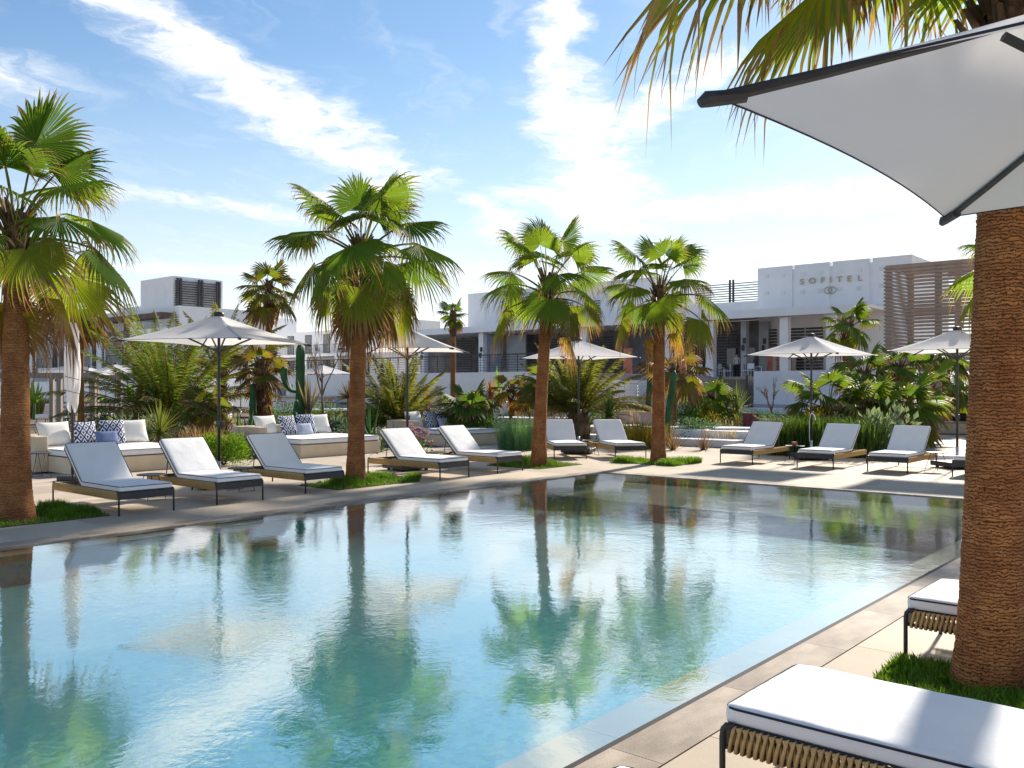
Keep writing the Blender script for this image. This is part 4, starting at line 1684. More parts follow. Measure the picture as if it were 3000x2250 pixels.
# left part of the garden
G_DK = ((.018, .05, .028), (.035, .085, .04))
G_YU = ((.10, .15, .03), (.20, .24, .07))
G_GR = ((.035, .085, .03), (.075, .15, .05))
DRYC = ((.24, .17, .09), (.36, .27, .15))
spiky('agave', 'dark agave behind the left end of the leftmost daybed', 132, 22.5, .02, 22, .75, 1, *G_DK, width=.035, low=15, droop=.1, group='agaves')
spiky('agave', 'tall dark agave behind the closed parasol', 176, 22.8, .02, 16, 1.05, 2, *G_DK, width=.05, low=45, droop=.05, group='agaves')
bush('broadleaf_shrub', 'pale green broad leaved shrub behind the leftmost daybed', 392, 22.5, .75, .5, .75, 420, 3, (.10, .17, .10), (.20, .27, .17), .17, upright=.8)
spiky('yucca', 'spiky yucca rosette on a short stem behind the second lounger', 467, 20.3, .0, 130, .78, 4, *G_YU, width=.018, stem=.62, low=-45, droop=.18, dead=.08)
small_fan('short fan palm with a dark stub trunk beside the second parasol pole', 604, 24.2, 1.05, 16, .55, .45, 5, r=.14, dry=.2)
bush('lime_shrub', 'bright lime green shrub behind the second and third loungers', 655, 18.6, .62, .42, .62, 2600, 6, (.08, .19, .012), (.17, .31, .02), .055, upright=.9)
tuft('bronze_grass', 'dry bronze grass clump above the lime green shrub', 600, 20.6, .45, .75, 330, 7, (.20, .11, .05), (.34, .23, .12), .008, group='dry grass clumps')
tuft('bronze_grass', 'dry bronze grass clump left of the middle daybed', 665, 21.0, .4, .6, 280, 8, (.13, .09, .06), (.32, .20, .11), .008, group='dry grass clumps')
bush('dark_shrub', 'dark brown purple shrub behind the lime green shrub', 560, 22.0, .9, .5, .55, 900, 9, (.05, .035, .035), (.13, .09, .07), .06)
spiky('agave', 'dark agave left of the middle daybed', 700, 22.6, .02, 20, 1.0, 10, *G_DK, width=.04, low=10, droop=.15, group='agaves')
spiky('agave', 'upright blue green agave beside the leftmost cactus', 728, 23.5, .02, 9, 1.0, 11, (.03, .08, .06), (.05, .11, .07), width=.07, low=60, droop=.02, group='agaves')
cactus('single green cactus column left of the shaggy palm trunk', 741, 26, 1.75, .11, seed=3)
small_fan('shaggy short fan palm with a brown skirt behind the middle daybed', 764, 26.5, 2.35, 15, .62, .45, 12, r=.17, dry=.35, skirt=9, boot=1.4)
cactus('tall green cactus column with one raised arm behind the middle daybed', 880, 26, 2.95, .15, arms=((-.46, 1.45, 2.25),), seed=5)
cactus('short slanting cactus stem left of the tall armed cactus', 853, 25.5, 1.3, .075, lean=(.16, 0), seed=7)
cactus('smallest cactus stem between the slanting and the tall cactus', 866, 25.2, .95, .06, seed=8)
spiky('dead_leaf', 'withered brown agave leaf beside the tall armed cactus', 905, 26, .0, 10, 1.15, 14, (.22, .17, .12), (.34, .27, .2), width=.06, stem=.9, low=60, droop=.1, sr=.03)
spiky('yucca', 'reddish topped yucca left of the second palm trunk', 1022, 25, 0, 70, .55, 15, (.09, .09, .03), (.22, .10, .04), width=.02, stem=1.35, low=-10, droop=.15, dead=.2)
bush('grey_shrub', 'grey green cabbage leaved shrub left of the second palm trunk', 1000, 24, .7, .45, .8, 520, 16, (.06, .12, .10), (.14, .21, .17), .14, upright=.6)
tuft('golden_grass', 'low golden grass below the grey green shrub', 985, 22.6, .4, .45, 300, 17, (.20, .19, .04), (.30, .27, .07), .006, group='dry grass clumps')
spiky('agave', 'dark curling agave right of the second palm trunk', 1108, 22.5, .02, 16, .85, 18, *G_DK, width=.045, low=0, droop=.35, group='agaves')
spiky('agave', 'pointed dark agave just right of the second palm trunk', 1084, 24.2, .02, 6, 1.45, 19, *G_DK, width=.07, low=72, droop=.0, group='agaves')
bush('flowering_shrub', 'statice with purple flower heads beside a parasol pole', 1222, 19.4, .34, .3, .42, 420, 20, (.05, .15, .02), (.13, .27, .03), .085,
     flowers=((.20, .11, .30), [(-.16, 0, .78, .10), (.0, 0, .62, .10), (-.08, .1, .70, .09), (.12, 0, .52, .08), (.05, -.05, .74, .09), (.30, 0, .45, .07), (.18, 0, .66, .08)]))


# bare branching shrubs
def bare_tree(label, u, Y, h, seed, spread=.5, r=.045):
    p = at(u, Y)
    root = thing('bare_tree', label, 'tree', (p.x, p.y, -.02), 0, 'bare young trees')
    rnd = random.Random(seed)
    m2 = MB()
    m2.tube([(0, 0, 0), (.03, 0, h * .25), (-.02, .02, h * .5)], [r, r * .8, r * .65], 8)
    m2.build('trunk', MT['bark'], root, smooth=True)
    m2 = MB()

    def grow(p0, d, ln, rr, lv):
        p1 = p0 + d * ln
        m2.tube([p0, p0.lerp(p1, .5) + Vector((rnd.uniform(-.03, .03), rnd.uniform(-.03, .03), 0)), p1], [rr, rr * .8, rr * .55], 5, caps=False)
        if lv:
            for _ in range(rnd.choice((2, 2, 3))):
                d2 = (d + Vector((rnd.uniform(-1, 1) * spread, rnd.uniform(-1, 1) * spread, rnd.uniform(-.1, .4)))).normalized()
                grow(p1 if rnd.random() < .7 else p0.lerp(p1, .6), d2, ln * rnd.uniform(.55, .85), rr * .58, lv - 1)
    for _ in range(3):
        grow(Vector((-.02, .02, h * .48)), Vector((rnd.uniform(-.5, .5), rnd.uniform(-.4, .4), 1)).normalized(), h * .22, r * .6, 3)
    stuff(m2.build('branches', MT['bark'], root, smooth=True))


bare_tree('bare branching young tree left of the second palm trunk', 945, 25.2, 2.9, 3)
bare_tree('thin bare young tree before the white wall on the right', 2262, 30, 1.85, 8, .35, .05)

# middle part of the garden
small_fan('low wide fan palm right of the rightmost daybed pillows', 1372, 27, .95, 18, .78, .55, 21, r=.15, low=-9)
spiky('yucca', 'withered brown yucca head left of the low wide fan palm', 1252, 28.5, 0, 60, .55, 22, (.24, .14, .08), (.34, .22, .13), width=.02, stem=1.15, low=-60, droop=.3)
cactus('thin cactus column under a withered brown head', 1438, 29, 1.35, .09, seed=12)
spiky('dry_crown', 'withered brown leaf crown standing over the thin cactus column', 1438, 29, 0, 70, .60, 23, (.22, .12, .05), (.36, .22, .10), width=.03, stem=1.45, low=-75, droop=.35, sr=.05)
small_fan('thin stemmed dry fan palm beside the white lantern', 1497, 28.5, 1.55, 12, .55, .42, 24, r=.06, dry=.4, low=-21)
small_fan('bright green fan palm left of the third palm trunk', 1590, 27.5, 1.75, 13, .75, .55, 25, r=.10, low=-18)
bush('dark_green_shrub', 'dark green shrub behind the white lantern', 1460, 33, 1.1, .6, 1.1, 900, 26, (.012, .05, .014), (.035, .10, .03), .12)
bush('dark_green_shrub', 'dark green shrub left of the third palm trunk', 1545, 31, .9, .6, .95, 800, 27, (.02, .06, .015), (.05, .11, .03), .10)
tuft('blue_green_grass', 'fine blue green grass clump left of the third palm trunk', 1520, 23.4, .55, .85, 1200, 28, (.05, .14, .06), (.12, .23, .12), .004, group='green grass clumps')
spiky('yucca', 'full green yucca right of the parasol pole between third and fourth palms', 1785, 25.5, 0, 150, .85, 29, (.05, .11, .025), (.16, .22, .07), width=.017, stem=.85, low=-55, droop=.3)
tuft('feather_grass', 'pale straw feather grass right of the third palm', 1622, 27, .5, 1.0, 700, 30, (.30, .24, .11), (.46, .38, .21), .004, group='dry grass clumps')
tuft('feather_grass', 'wide pale straw feather grass below the stair wall', 1858, 29.5, .95, .95, 1500, 31, (.32, .27, .14), (.48, .42, .25), .004, group='dry grass clumps')
tuft('amber_grass', 'green and amber grass clump left of the fourth palm trunk', 1872, 24.2, .85, .72, 1300, 32, (.12, .16, .02), (.33, .22, .04), .006, group='green grass clumps')
cactus('slim cactus column left of the fourth palm trunk', 1893, 30, 2.35, .115, seed=15, lean=(.15, 0))
cactus('slim leaning cactus column right of the fourth palm trunk', 1945, 25.2, 2.12, .11, seed=17, lean=(.30, 0))
small_fan('yellowing dry fan palm right of the fourth palm trunk', 1975, 27, 2.15, 12, .75, .6, 33, r=.08, dry=.35, low=-24)
spiky('bronze_flax', 'bronze flax beside the fourth palm trunk', 1972, 23.2, 0, 42, .75, 34, (.11, .075, .05), (.24, .15, .09), width=.013, low=25, droop=.15, group='bronze flax plants')
spiky('bronze_flax', 'bronze flax further right of the fourth palm trunk', 2062, 23.2, 0, 42, .70, 35, (.10, .07, .05), (.23, .14, .09), width=.013, low=25, droop=.15, group='bronze flax plants')
small_fan('bright green low fan palm left of the reed screen', 2082, 29, 1.25, 13, .75, .5, 36, r=.10, low=-7)
spiky('yucca', 'big round yucca in front of the reed screen', 2158, 28.5, 0, 170, 1.05, 37, (.07, .13, .05), (.20, .26, .12), width=.017, stem=.85, low=-50, droop=.25, sr=.11)
bush('blue_green_shrub', 'blue green feathery shrub right of the leaning cactus', 2040, 26, .95, .5, .75, 1300, 38, (.04, .11, .06), (.11, .20, .12), .07)
bush('green_shrub', 'green shrub right of the leaning cactus', 2010, 28, .8, .5, 1.2, 900, 39, (.03, .10, .02), (.09, .22, .03), .11)
bush('mixed_shrub', 'olive shrub with yellow leaves under the round yucca', 2110, 27, 1.0, .5, .8, 1100, 40, (.06, .10, .02), (.24, .18, .03), .07)
tuft('green_grass', 'green strappy grass right of the round yucca', 2225, 27.5, .55, .95, 700, 41, (.02, .09, .02), (.06, .17, .04), .009, group='green grass clumps')
tuft('straw_grass', 'pale straw tufts behind the low white wall', 2150, 25.2, .7, .5, 500, 42, (.40, .30, .17), (.55, .43, .27), .004, group='dry grass clumps')

# hedge and palms behind the right row of loungers
for i, (u, Y, lab) in enumerate([(2318, 21.6, 'deep green strappy clump left of the parasol pole on the right'),
                                 (2352, 21.7, 'deep green strappy clump just behind the parasol pole on the right'),
                                 (2400, 21.4, 'deep green strappy clump right of the parasol pole on the right'),
                                 (2515, 21.0, 'deep green strappy clump under the dark fan palms')]):
    tuft('strappy_plant', lab, u, Y, .62, .95, 560, 50 + i, (.02, .06, .012), (.10, .17, .035), .011, 'plant', 'strappy clumps behind the right loungers')
bush('yellow_shrub', 'yellow flowering shrub behind the parasol pole on the right', 2405, 23.5, .45, .4, 1.0, 420, 55, (.22, .22, .02), (.42, .34, .03), .10)
bush('silver_shrub', 'silvery big leaved shrub between the second and third right loungers', 2592, 21.4, .72, .5, 1.05, 330, 56, (.10, .16, .12), (.20, .27, .21), .22, upright=.5)
small_fan('slender young fan palm behind the second right lounger', 2425, 24.0, 1.15, 14, .72, .85, 57, r=.085, low=10, dry=.1)
small_fan('tallest fan palm behind the parasol on the right, before the white facade', 2482, 30, 3.75, 13, .66, .55, 58, r=.17, low=-16, boot=.7)
small_fan('dense fan palm just right of the tallest one on the right', 2530, 28, 2.1, 13, .7, .55, 59, r=.15, low=-19, skirt=4)
small_fan('dense fan palm with an orange leaf behind the two right parasols', 2632, 28.5, 2.3, 13, .75, .55, 60, r=.15, low=-21, dry=.1, skirt=4)
small_fan('low dark fan palm behind the second right lounger', 2545, 24.5, 1.15, 18, .90, .6, 61, r=.13, low=-7)
small_fan('low dark fan palm with wide leaves behind the third right lounger', 2652, 25, 1.05, 16, .95, .6, 62, r=.13, low=-9)
small_fan('fan palm left of the rightmost parasol pole', 2722, 27, 1.6, 11, .7, .55, 63, r=.13, low=-16)
small_fan('reddish trunked fan palm behind the taupe sofa', 2772, 33, 2.7, 15, .80, .6, 64, r=.16, low=-18)
small_fan('small bright fan palm at the far right behind the taupe sofa', 2850, 31, 1.4, 12, .75, .5, 65, r=.10, low=-4)

# tall palms further back
small_fan('tall slender palm with a thin dry crown behind the middle daybed', 788, 34, 5.55, 17, .82, .6, 70, r=.14, dry=.15, low=-25, boot=1.6, group='tall background palms')
small_fan('distant palm with a small crown right of the second palm', 1327, 46, 5.5, 12, .62, .4, 71, r=.14, dry=.1, low=-14, boot=1.2, group='tall background palms')
small_fan('distant dry palm behind the closed parasol', 238, 38, 4.75, 15, .95, .7, 72, r=.12, dry=.4, low=-24, boot=.8, group='tall background palms')
small_fan('leaning brown palm stem left of the big feather palm', 398, 32, 2.9, 8, .7, .5, 73, r=.13, dry=.5, low=-21, boot=.6, lean=(.35, 0), group='tall background palms')
feather_palm('arching feather palm at the upper right of the big feather palm', at(650, 30), 22, 2.8, 12, 1.9, low=5, dry=.2)

# softer green shrubs filling the beds
for i, (u, Y, rx, rz_, lab) in enumerate([
        (560, 26, 1.0, 1.0, 'round green shrub below the big feather palm, right side'), (820, 28, 1.0, 1.0, 'round green shrub left of the tall armed cactus'),
        (935, 28, 1.0, .9, 'round green shrub right of the tall armed cactus'), (1060, 27, .9, .9, 'round green shrub behind the second palm trunk'),
        (1290, 30, 1.1, 1.1, 'round green shrub behind the rightmost daybed'), (1425, 26.5, .8, .8, 'round green shrub left of the fine blue green grass'),
        (330, 25, .9, .9, 'round green shrub behind the right end of the leftmost daybed'), (1760, 30, .9, .9, 'round green shrub below the stair railing')]):
    bush('green_shrub', lab, u, Y, rx, .6, rz_, 1300, 130 + i, (.045, .115, .02), (.12, .23, .045), .085, upright=.5, group='round green shrubs')

# ------------------------------------------------------------------ buildings (built square to the pool)
class Bld:
    """a building whose parts are given in (n, a, z)"""
    def __init__(self, name, label, cat, n0, a0, z0=0.0, group=None):
        self.o = (n0, a0, z0)
        self.root = thing(name, label, cat, W(a0, n0, z0), ROT, group)

    def box(self, name, mat, n0, n1, a0, a1, z0, z1, parent=None):
        mb = MB()
        mb.box(min(n0, n1), max(n0, n1), min(a0, a1), max(a0, a1), z0, z1)
        return mb.build(name, MT[mat], parent or self.root, origin=self.o)

    def slats(self, name, mat, n0, n1, a0, a1, z0, z1, step, th, parent=None):
        """louvre panel: many thin horizontal slats"""
        mb = MB()
        k = int((z1 - z0) / step)
        for i in range(k):
            z = z0 + i * step
            mb.box(min(n0, n1), max(n0, n1), a0, a1, z, z + th)
        return stuff(mb.build(name, MT[mat], parent or self.root, origin=self.o))

    def window(self, mat, n0, n1, a, z0, z1, depth=.12):
        w_ = self.box('window', 'dark', n0, n1, a - .03, a + .02, z0, z1)
        self.box('pane', mat, n0 + .08, n1 - .08, a - .05, a - .035, z0 + .08, z1 - .08, w_)
        return w_


# --- white pavilion with the sign
AP = 63.0
nA = lambda u, a=AP: on_a(u, 900, a)[0]
pv_ = Bld('white_pavilion', 'long white pavilion with dark louvres behind the right half of the garden', 'building', nA(2220), AP, 2.4)
FL = 2.4
edges = [(2220, 2321), (2328, 2430), (2439, 2547), (2556, 2672)]
for (u0, u1) in edges:
    pv_.box('wall_panel', 'white', nA(u0), nA(u1), AP, AP + .5, 7.3, 10.52)
pv_.box('core_wall', 'white', nA(2222), nA(2671), AP + .08, AP + 9, 2.4, 10.25)
pv_.box('return_wall', 'white', nA(2672) - .3, nA(2672), AP + .5, AP + 9, 10.15, 10.5)
sq = [(2247, 810), (2294, 807), (2352, 804), (2403, 799), (2464, 795), (2518, 791), (2583, 787), (2638, 782),
      (2246, 860), (2293, 858), (2352, 855), (2403, 852), (2462, 846), (2517, 844), (2583, 837)]
for (u, v) in sq:
    n_, z_ = on_a(u, v, AP)
    pv_.box('relief_square', 'white_stain', n_ - .14, n_ + .14, AP - .06, AP + .02, z_ - .14, z_ + .14)
# left upper storeys
pv_.box('upper_wall', 'white', nA(1330), nA(1880), AP + 2, AP + 12, 7.2, 10.9)
pv_.box('parapet_wall', 'white', nA(1880), nA(2220) - .02, AP + 2.5, AP + 9, 7.2, 8.4)
pv_.slats('roof_louvre', 'dark', nA(1990), nA(2216), AP + 2.6, AP + 2.7, 8.5, 10.2, .19, .06)
for u in (2088, 2098, 2180):
    pv_.box('louvre_post', 'dark', nA(u), nA(u) + .14, AP + 2.7, AP + 2.8, 8.4, 10.2)
for u0, u1 in ((1555, 1640), (1690, 1720)):
    pv_.slats('window_louvre', 'dark', nA(u0), nA(u1), AP + 1.9, AP + 1.99, 7.4, 9.4, .2, .08)
pv_.slats('roof_louvre', 'brownbeam', nA(2705), nA(2875), AP + 6, AP + 6.1, 8.0, 10.6, .22, .08)
# canopy slab, beams, columns
pv_.box('canopy_fascia', 'white', nA(1200), nA(2600), AP - 4.0, AP - 3.6, 6.55, 7.1)
pv_.box('canopy_slab', 'white', nA(1200), nA(2600), AP - 3.6, AP + 2, 6.85, 7.05)
for i in range(26):
    u = 1210 + i * 27
    pv_.box('pergola_beam', 'white', nA(u), nA(u) + .25, AP - 3.5, AP + 1.9, 6.5, 6.84)
for u, wd, mt, da in ((1402, .55, 'white', -3.4), (1424, .5, 'white', -1.0), (2068, .6, 'white', -3.4), (2284, .6, 'white', -3.4), (2170, .42, 'grey', -2.2), (2224, .7, 'grey', -.5),
                      (1940, .6, 'white', -3.0), (1700, .6, 'white', -3.2), (1230, .6, 'white', -3.2), (2420, .6, 'white', -3.4)):
    n_ = nA(u, AP + da)
    c_ = pv_.box('column', mt, n_, n_ + wd, AP + da, AP + da + .5, FL, 6.5)
    if mt == 'white' and u < 1500 or mt == 'grey':
        for dz in (0, .5):
            pv_.box('wall_lamp', 'dark', n_ + wd * .5 - .09 + dz * .2, n_ + wd * .5 + .09 + dz * .2, AP + da - .14, AP + da - .01, 4.35 + dz, 4.75 + dz, c_)
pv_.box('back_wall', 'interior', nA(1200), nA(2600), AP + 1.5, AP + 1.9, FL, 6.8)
pv_.box('slate_wall', 'bluegrey', nA(1438), nA(1500), AP - 1.6, AP - 1.4, FL, 6.4)
pv_.box('slate_wall', 'grey', nA(1505), nA(1560), AP - 1.0, AP - .8, FL, 6.4)
for u0, u1, z1 in ((1345, 1388, 6.4), (1945, 2010, 6.2), (2018, 2064, 6.2), (2090, 2140, 6.2), (2142, 2166, 6.2), (2244, 2280, 6.2), (2302, 2360, 6.2), (2365, 2415, 6.2), (1600, 1690, 6.2), (1720, 1800, 6.2)):
    pv_.slats('louvre_screen', 'dark', nA(u0), nA(u1), AP - .3, AP - .2, FL + .1, z1, .22, .13)
for u0, u1 in ((2140, 2166), (2188, 2222), (2010, 2040)):
    pv_.box('bright_opening', 'glass', nA(u0), nA(u1), AP - .6, AP - .55, FL + .5, 4.6)
pv_.box('terrace_floor', 'plank', nA(1200), nA(2620), AP - 4.5, AP + 9, 2.15, FL)

# raised lettering and emblem
sgn = thing('wall_sign', 'raised gold lettering over a twin ring emblem on the white facade', 'sign', W(AP, nA(2450), 8.5), ROT)
so = (nA(2450), AP, 8.5)
for ch, u, v in zip("SOFITEL", (2350.5, 2381, 2411.5, 2435.5, 2460.5, 2489.5, 2520.5), (826.5, 823.5, 821.5, 820.5, 819.5, 817.5, 815.5)):
    cu = bpy.data.curves.new('letter', 'FONT')
    cu.body = ch
    cu.size = .56
    cu.extrude = .03
    cu.align_x = 'CENTER'
    cu.align_y = 'CENTER'
    cu.offset = .004
    tmp = bpy.data.objects.new('letter', cu)
    col.objects.link(tmp)
    dg = bpy.context.evaluated_depsgraph_get()
    me = bpy.data.meshes.new_from_object(tmp.evaluated_get(dg))
    bpy.data.objects.remove(tmp)
    me.materials.clear()
    me.materials.append(MT['gold'])
    n_, z_ = on_a(u, v, AP)
    lo = link('letter', me, sgn)
    lo.rotation_euler = (R(90), 0, 0)
    lo.scale = (1.2, 1, 1)
    lo.location = (n_ - so[0], -.10, z_ - so[2])
n_, z_ = on_a(2433, 850.5, AP)
for s in (-1, 1):
    m2 = MB()
    pts = []
    for k in range(40):
        an = 2 * math.pi * k / 40
        rx, rz_ = .25, .24
        x = rx * math.cos(an)
        x += s * .09 + s * .04 * max(0, s * math.cos(an)) ** 6
        pts.append((n_ - so[0] + x + s * .05, -.09, z_ - so[2] + rz_ * math.sin(an) * (1 - .18 * max(0, s * math.cos(an)) ** 2)))
    m2.tube(pts, .028, 6, closed=True)
    m2.build('emblem_ring', MT['gold'], sgn)


# --- terrace front below the pavilion: plank wall, reed screen, white walls, stair
tf = Bld('terrace_wall', 'pale plank clad terrace wall under the pavilion', 'wall', nA(2000), AP - 6, 0)
nP = lambda u: on_a(u, 1150, AP - 6)[0]
tf.box('core', 'stone_tan', nP(1930), nP(2212), AP - 5.9, AP - 4.6, -.05, 2.3)
for i in range(9):
    z = .1 + i * .245
    tf.box('plank', 'plank', nP(1925) + (i % 3) * .1, nP(2212), AP - 5.99, AP - 5.9, z, z + .23)
rs = Bld('reed_screen', 'brown reed screen leaning against the plank terrace wall', 'screen', nP(2150), AP - 7, 0)
nR = lambda u: on_a(u, 1150, AP - 7)[0]
rs.box('reed_mat', 'reed', nR(2110), nR(2190), AP - 7.1, AP - 7, .35, 2.2)
for u in (2111, 2188):
    rs.box('post', 'brownbeam', nR(u), nR(u) + .12, AP - 7.2, AP - 7.1, .0, 2.45)
ww = Bld('white_garden_wall', 'tall stained white garden wall behind the bare young tree', 'wall', nP(2300), AP - 8, 0)
nW = lambda u: on_a(u, 1150, AP - 8)[0]
ww.box('upper_wall', 'white_stain', nW(2208), nW(2480), AP - 8, AP - 7.5, .45, 2.7)
ww.box('footing', 'white', nW(2180), nW(2480), AP - 9.6, AP - 8.02, -.05, .33)
ww.box('grey_band', 'grey', nW(2208), nW(2480), AP - 8.04, AP - 8.01, .33, .55)  # thin plain grey strip along the foot of the wall

st_ = Bld('garden_stair', 'stone garden stair with steel railing left of the fourth palm trunk', 'stair', nA(1850, 45), 45, 0)
nS = lambda u: on_a(u, 1150, 45)[0]
st_.box('landing', 'stone_tan', nS(1780), nS(1870), 45, 49, -.05, .75)
for i in range(7):
    st_.box('step', 'stone_tan', nS(1870) + i * .34, nS(1870) + (i + 1) * .34, 45.3, 49, -.05, .75 + .24 * (i + 1))
mb = MB()
x0, x1 = nS(1868), nS(1868) + 2.6
mb.add([(x0, 45, -.05), (x1, 45, -.05), (x1, 45, 2.75), (x0, 45, .95), (x0, 45.25, -.05), (x1, 45.25, -.05), (x1, 45.25, 2.75), (x0, 45.25, .95)],
       [(0, 1, 2, 3), (7, 6, 5, 4), (3, 2, 6, 7), (0, 3, 7, 4), (1, 5, 6, 2)])
mb.build('stringer_wall', MT['stone_tan'], st_.root, origin=st_.o)
rl = MB()
for i in range(6):
    x = nS(1782) + (nS(1868) - nS(1782)) * i / 5
    rl.tube([(x, 44.9, .75), (x, 44.9, 1.85)], .03, 5)
for i in range(1, 4):
    x = x0 + (x1 - x0) * i / 3
    rl.tube([(x, 44.9, .75 + 1.8 * i / 3), (x, 44.9, 1.85 + 1.8 * i / 3)], .03, 5)
for k in range(6):
    dz = .2 + k * .18
    rl.tube([(nS(1782), 44.9, .75 + dz), (x0, 44.9, .75 + dz), (x1, 44.9, 2.55 + dz)], .012 if k < 5 else .025, 4)
stuff(rl.build('railing', MT['steel'], st_.root, origin=st_.o))

# --- slatted timber tower at the right
SA = 52.0
nT = lambda u, a=SA: on_a(u, 900, a)[0]
stw = Bld('slatted_pavilion', 'tall slatted timber screen tower at the right, beside the near palm', 'building', nT(2592), SA, 0)
tn0, tn1 = nT(2592), nT(2592) + 9.0
for (nn, aa) in ((tn0, SA), (tn1 - .3, SA), (tn0 + 2.6, SA), (tn0 + 5.4, SA), (tn0, SA + 4.0), (tn0 + 2.6, SA + 4.0), (tn0 + 5.4, SA + 4.0), (tn1 - .3, SA + 4.0)):
    stw.box('post', 'slat', nn, nn + .3, aa + .1, aa + .4, -.05, 8.35)
base = None
zz = 2.75
i = 0
while zz < 8.3:
    mb = MB()
    if base is None:
        mb.box(0, tn1 - tn0, 0, .06, 0, .10)
        base = mb.build('slat', MT['slat'], stw.root)
        o = base
    else:
        o = base.copy()
        col.objects.link(o)
    o.location = (tn0 - stw.o[0], -.01 + .02 * (i % 2), zz)
    c = base.copy()
    col.objects.link(c)
    c.location = (tn0 - stw.o[0], 4.45, zz + .05)
    zz += .205
    i += 1
bs = None
zz = 2.75
while zz < 8.3:
    mb = MB()
    if bs is None:
        mb.box(0, .06, 0, 4.4, 0, .10)
        bs = mb.build('slat', MT['slat'], stw.root)
        o = bs
    else:
        o = bs.copy()
        col.objects.link(o)
    o.location = (tn0 - stw.o[0] - .08, .06, zz)
    zz += .205
for k in range(14):
    stw.box('roof_slat', 'slat', tn0, tn1, SA + .1 + k * .32, SA + .2 + k * .32, 8.38, 8.48)
stw.box('lintel_beam', 'slat', tn0, tn1, SA + .06, SA + .36, 2.5, 2.74)
stw.box('front_plinth', 'white', tn0 + 1.0, tn1, SA + 1, SA + 3, -.05, .5)

# --- bar building and upper terrace on the left
BA = 38.0
nB = lambda u, a=BA: on_a(u, 1150, a)[0]
bar = Bld('white_bar_building', 'low white bar building with a railed roof terrace behind the second palm', 'building', nB(1000), BA, 0)
bar.box('front_wall', 'white', nB(560), nB(1570), BA, BA + .5, -.05, 2.5)
bar.box('roof_terrace', 'grey', nB(560), nB(1570), BA + .5, BA + 20, 2.1, 2.46)
bar.box('side_wall', 'white', nB(1570) - .5, nB(1570), BA + .5, BA + 14, -.05, 2.48)
bar.window('bluegrey', nB(812), nB(837), BA, .85, 1.95)
bar.box('vent', 'grey', nB(853), nB(858), BA - .04, BA, 1.6, 1.85)
bar.box('door', 'grey', nB(1278), nB(1293), BA - .05, BA, 0, 1.75)
ct = bar.box('bar_counter', 'cream', nB(770), nB(1030), BA - 1.6, BA - .9, .98, 1.08)
bar.box('counter_front', 'white', nB(775), nB(1025), BA - 1.3, BA - 1.15, -.05, .98, ct)
rl = MB()
for i in range(36):
    n_ = nB(790) + (nB(1565) - nB(790)) * i / 35
    rl.tube([(n_, BA + .25, 2.46), (n_, BA + .25, 3.5)], .035 if i % 3 == 0 else .02, 4)
for k in range(7):
    rl.tube([(nB(790), BA + .25, 2.62 + k * .145), (nB(1565), BA + .25, 2.62 + k * .145)], .012 if k < 6 else .035, 4)
stuff(rl.build('railing', MT['dark'], bar.root, origin=bar.o))


def bar_stool(i, u):
    root = thing('bar_stool', 'tan backed bar stool at the bar counter, %s from the left' % ('first second third fourth fifth sixth'.split()[i]), 'stool', W(BA - 2.1, nB(u, BA - 2.1), -.02), ROT, 'bar stools')
    m2 = MB()
    m2.rbox(.21, .20, .03, .02, c=(0, 0, .72), nx=1, ny=1)
    m2.build('seat', MT['wicker'], root)
    m2 = MB()
    m2.rbox(.22, .02, .13, .015, c=(0, -.2, .92), nx=1, ny=1)
    m2.build('backrest', MT['wicker'], root)
    for sx in (-1, 1):
        for sy in (-1, 1):
            m2 = MB()
            m2.tube([(sx * .2, sy * .19, 1.02 if sy < 0 else .72), (sx * .23, sy * .23, 0)], .014, 4)
            m2.build('leg', MT['dark'], root)


for i, u in enumerate((797, 826, 905, 930, 955, 975)):
    bar_stool(i, u)


def white_lounger(label, u, Y, ang, cloth='wicker'):
    root = thing('lounge_chair', label, 'chair', at(u, Y, -.02), R(ang), 'garden seats by the bar')
    m2 = MB()
    m2.rbox(.5, .42, .10, .04, .01, c=(0, 0, .36), nx=2, ny=2)
    m2.build('seat_cushion', MT['fabric'], root, smooth=True)
    m2 = MB()
    M = Matrix.Translation((0, .42, .62)) @ Matrix.Rotation(R(-18), 4, 'X')
    m2.rbox(.5, .08, .30, .04, .0, M=M, nx=2, ny=1)
    m2.build('back_cushion', MT['fabric'], root, smooth=True)
    m2 = MB()
    M = Matrix.Translation((0, .27 if cloth == 'pink' else .56, .64)) @ Matrix.Rotation(R(-18), 4, 'X')
    m2.rbox(.42, .05, .22, .03, .0, M=M, nx=1, ny=1)
    m2.build('back_panel' if cloth != 'pink' else 'loose_cushion', MT[cloth], root, smooth=True)
    for sx in (-1, 1):
        for sy in (-1, 1):
            m2 = MB()
            m2.tube([(sx * .45, sy * .36, 0), (sx * .45, sy * .36, .28)], .02, 5)
            m2.build('leg', MT['dark'], root)


for (u, Y, an, lab, cl) in [
        (918, 31, 180, 'tan backed garden seat right of the tall cactus', 'wicker'),
        (990, 31.5, 182, 'tan backed garden seat left of the second palm trunk', 'wicker'),
        (1100, 32, 180, 'tan backed garden seat right of the second palm trunk', 'wicker'),
        (150, 40, 0, 'white garden seat with pink cushion left of the closed parasol', 'pink'),
        (300, 41, 0, 'white garden seat with pink cushion behind the tallest pergola post', 'pink'),
        (240, 41, 0, 'white garden seat with pink cushion right of the closed parasol', 'pink'),
        (375, 42, 0, 'white garden seat with pink cushion left of the leaning palm stem', 'pink'),
        (550, 38, 10, 'white garden seat with pink cushion under the big feather palm', 'pink'),
        (640, 40, 5, 'white garden seat behind the second parasol pole', 'pink')]:
    white_lounger(lab, u, Y, an, cl)

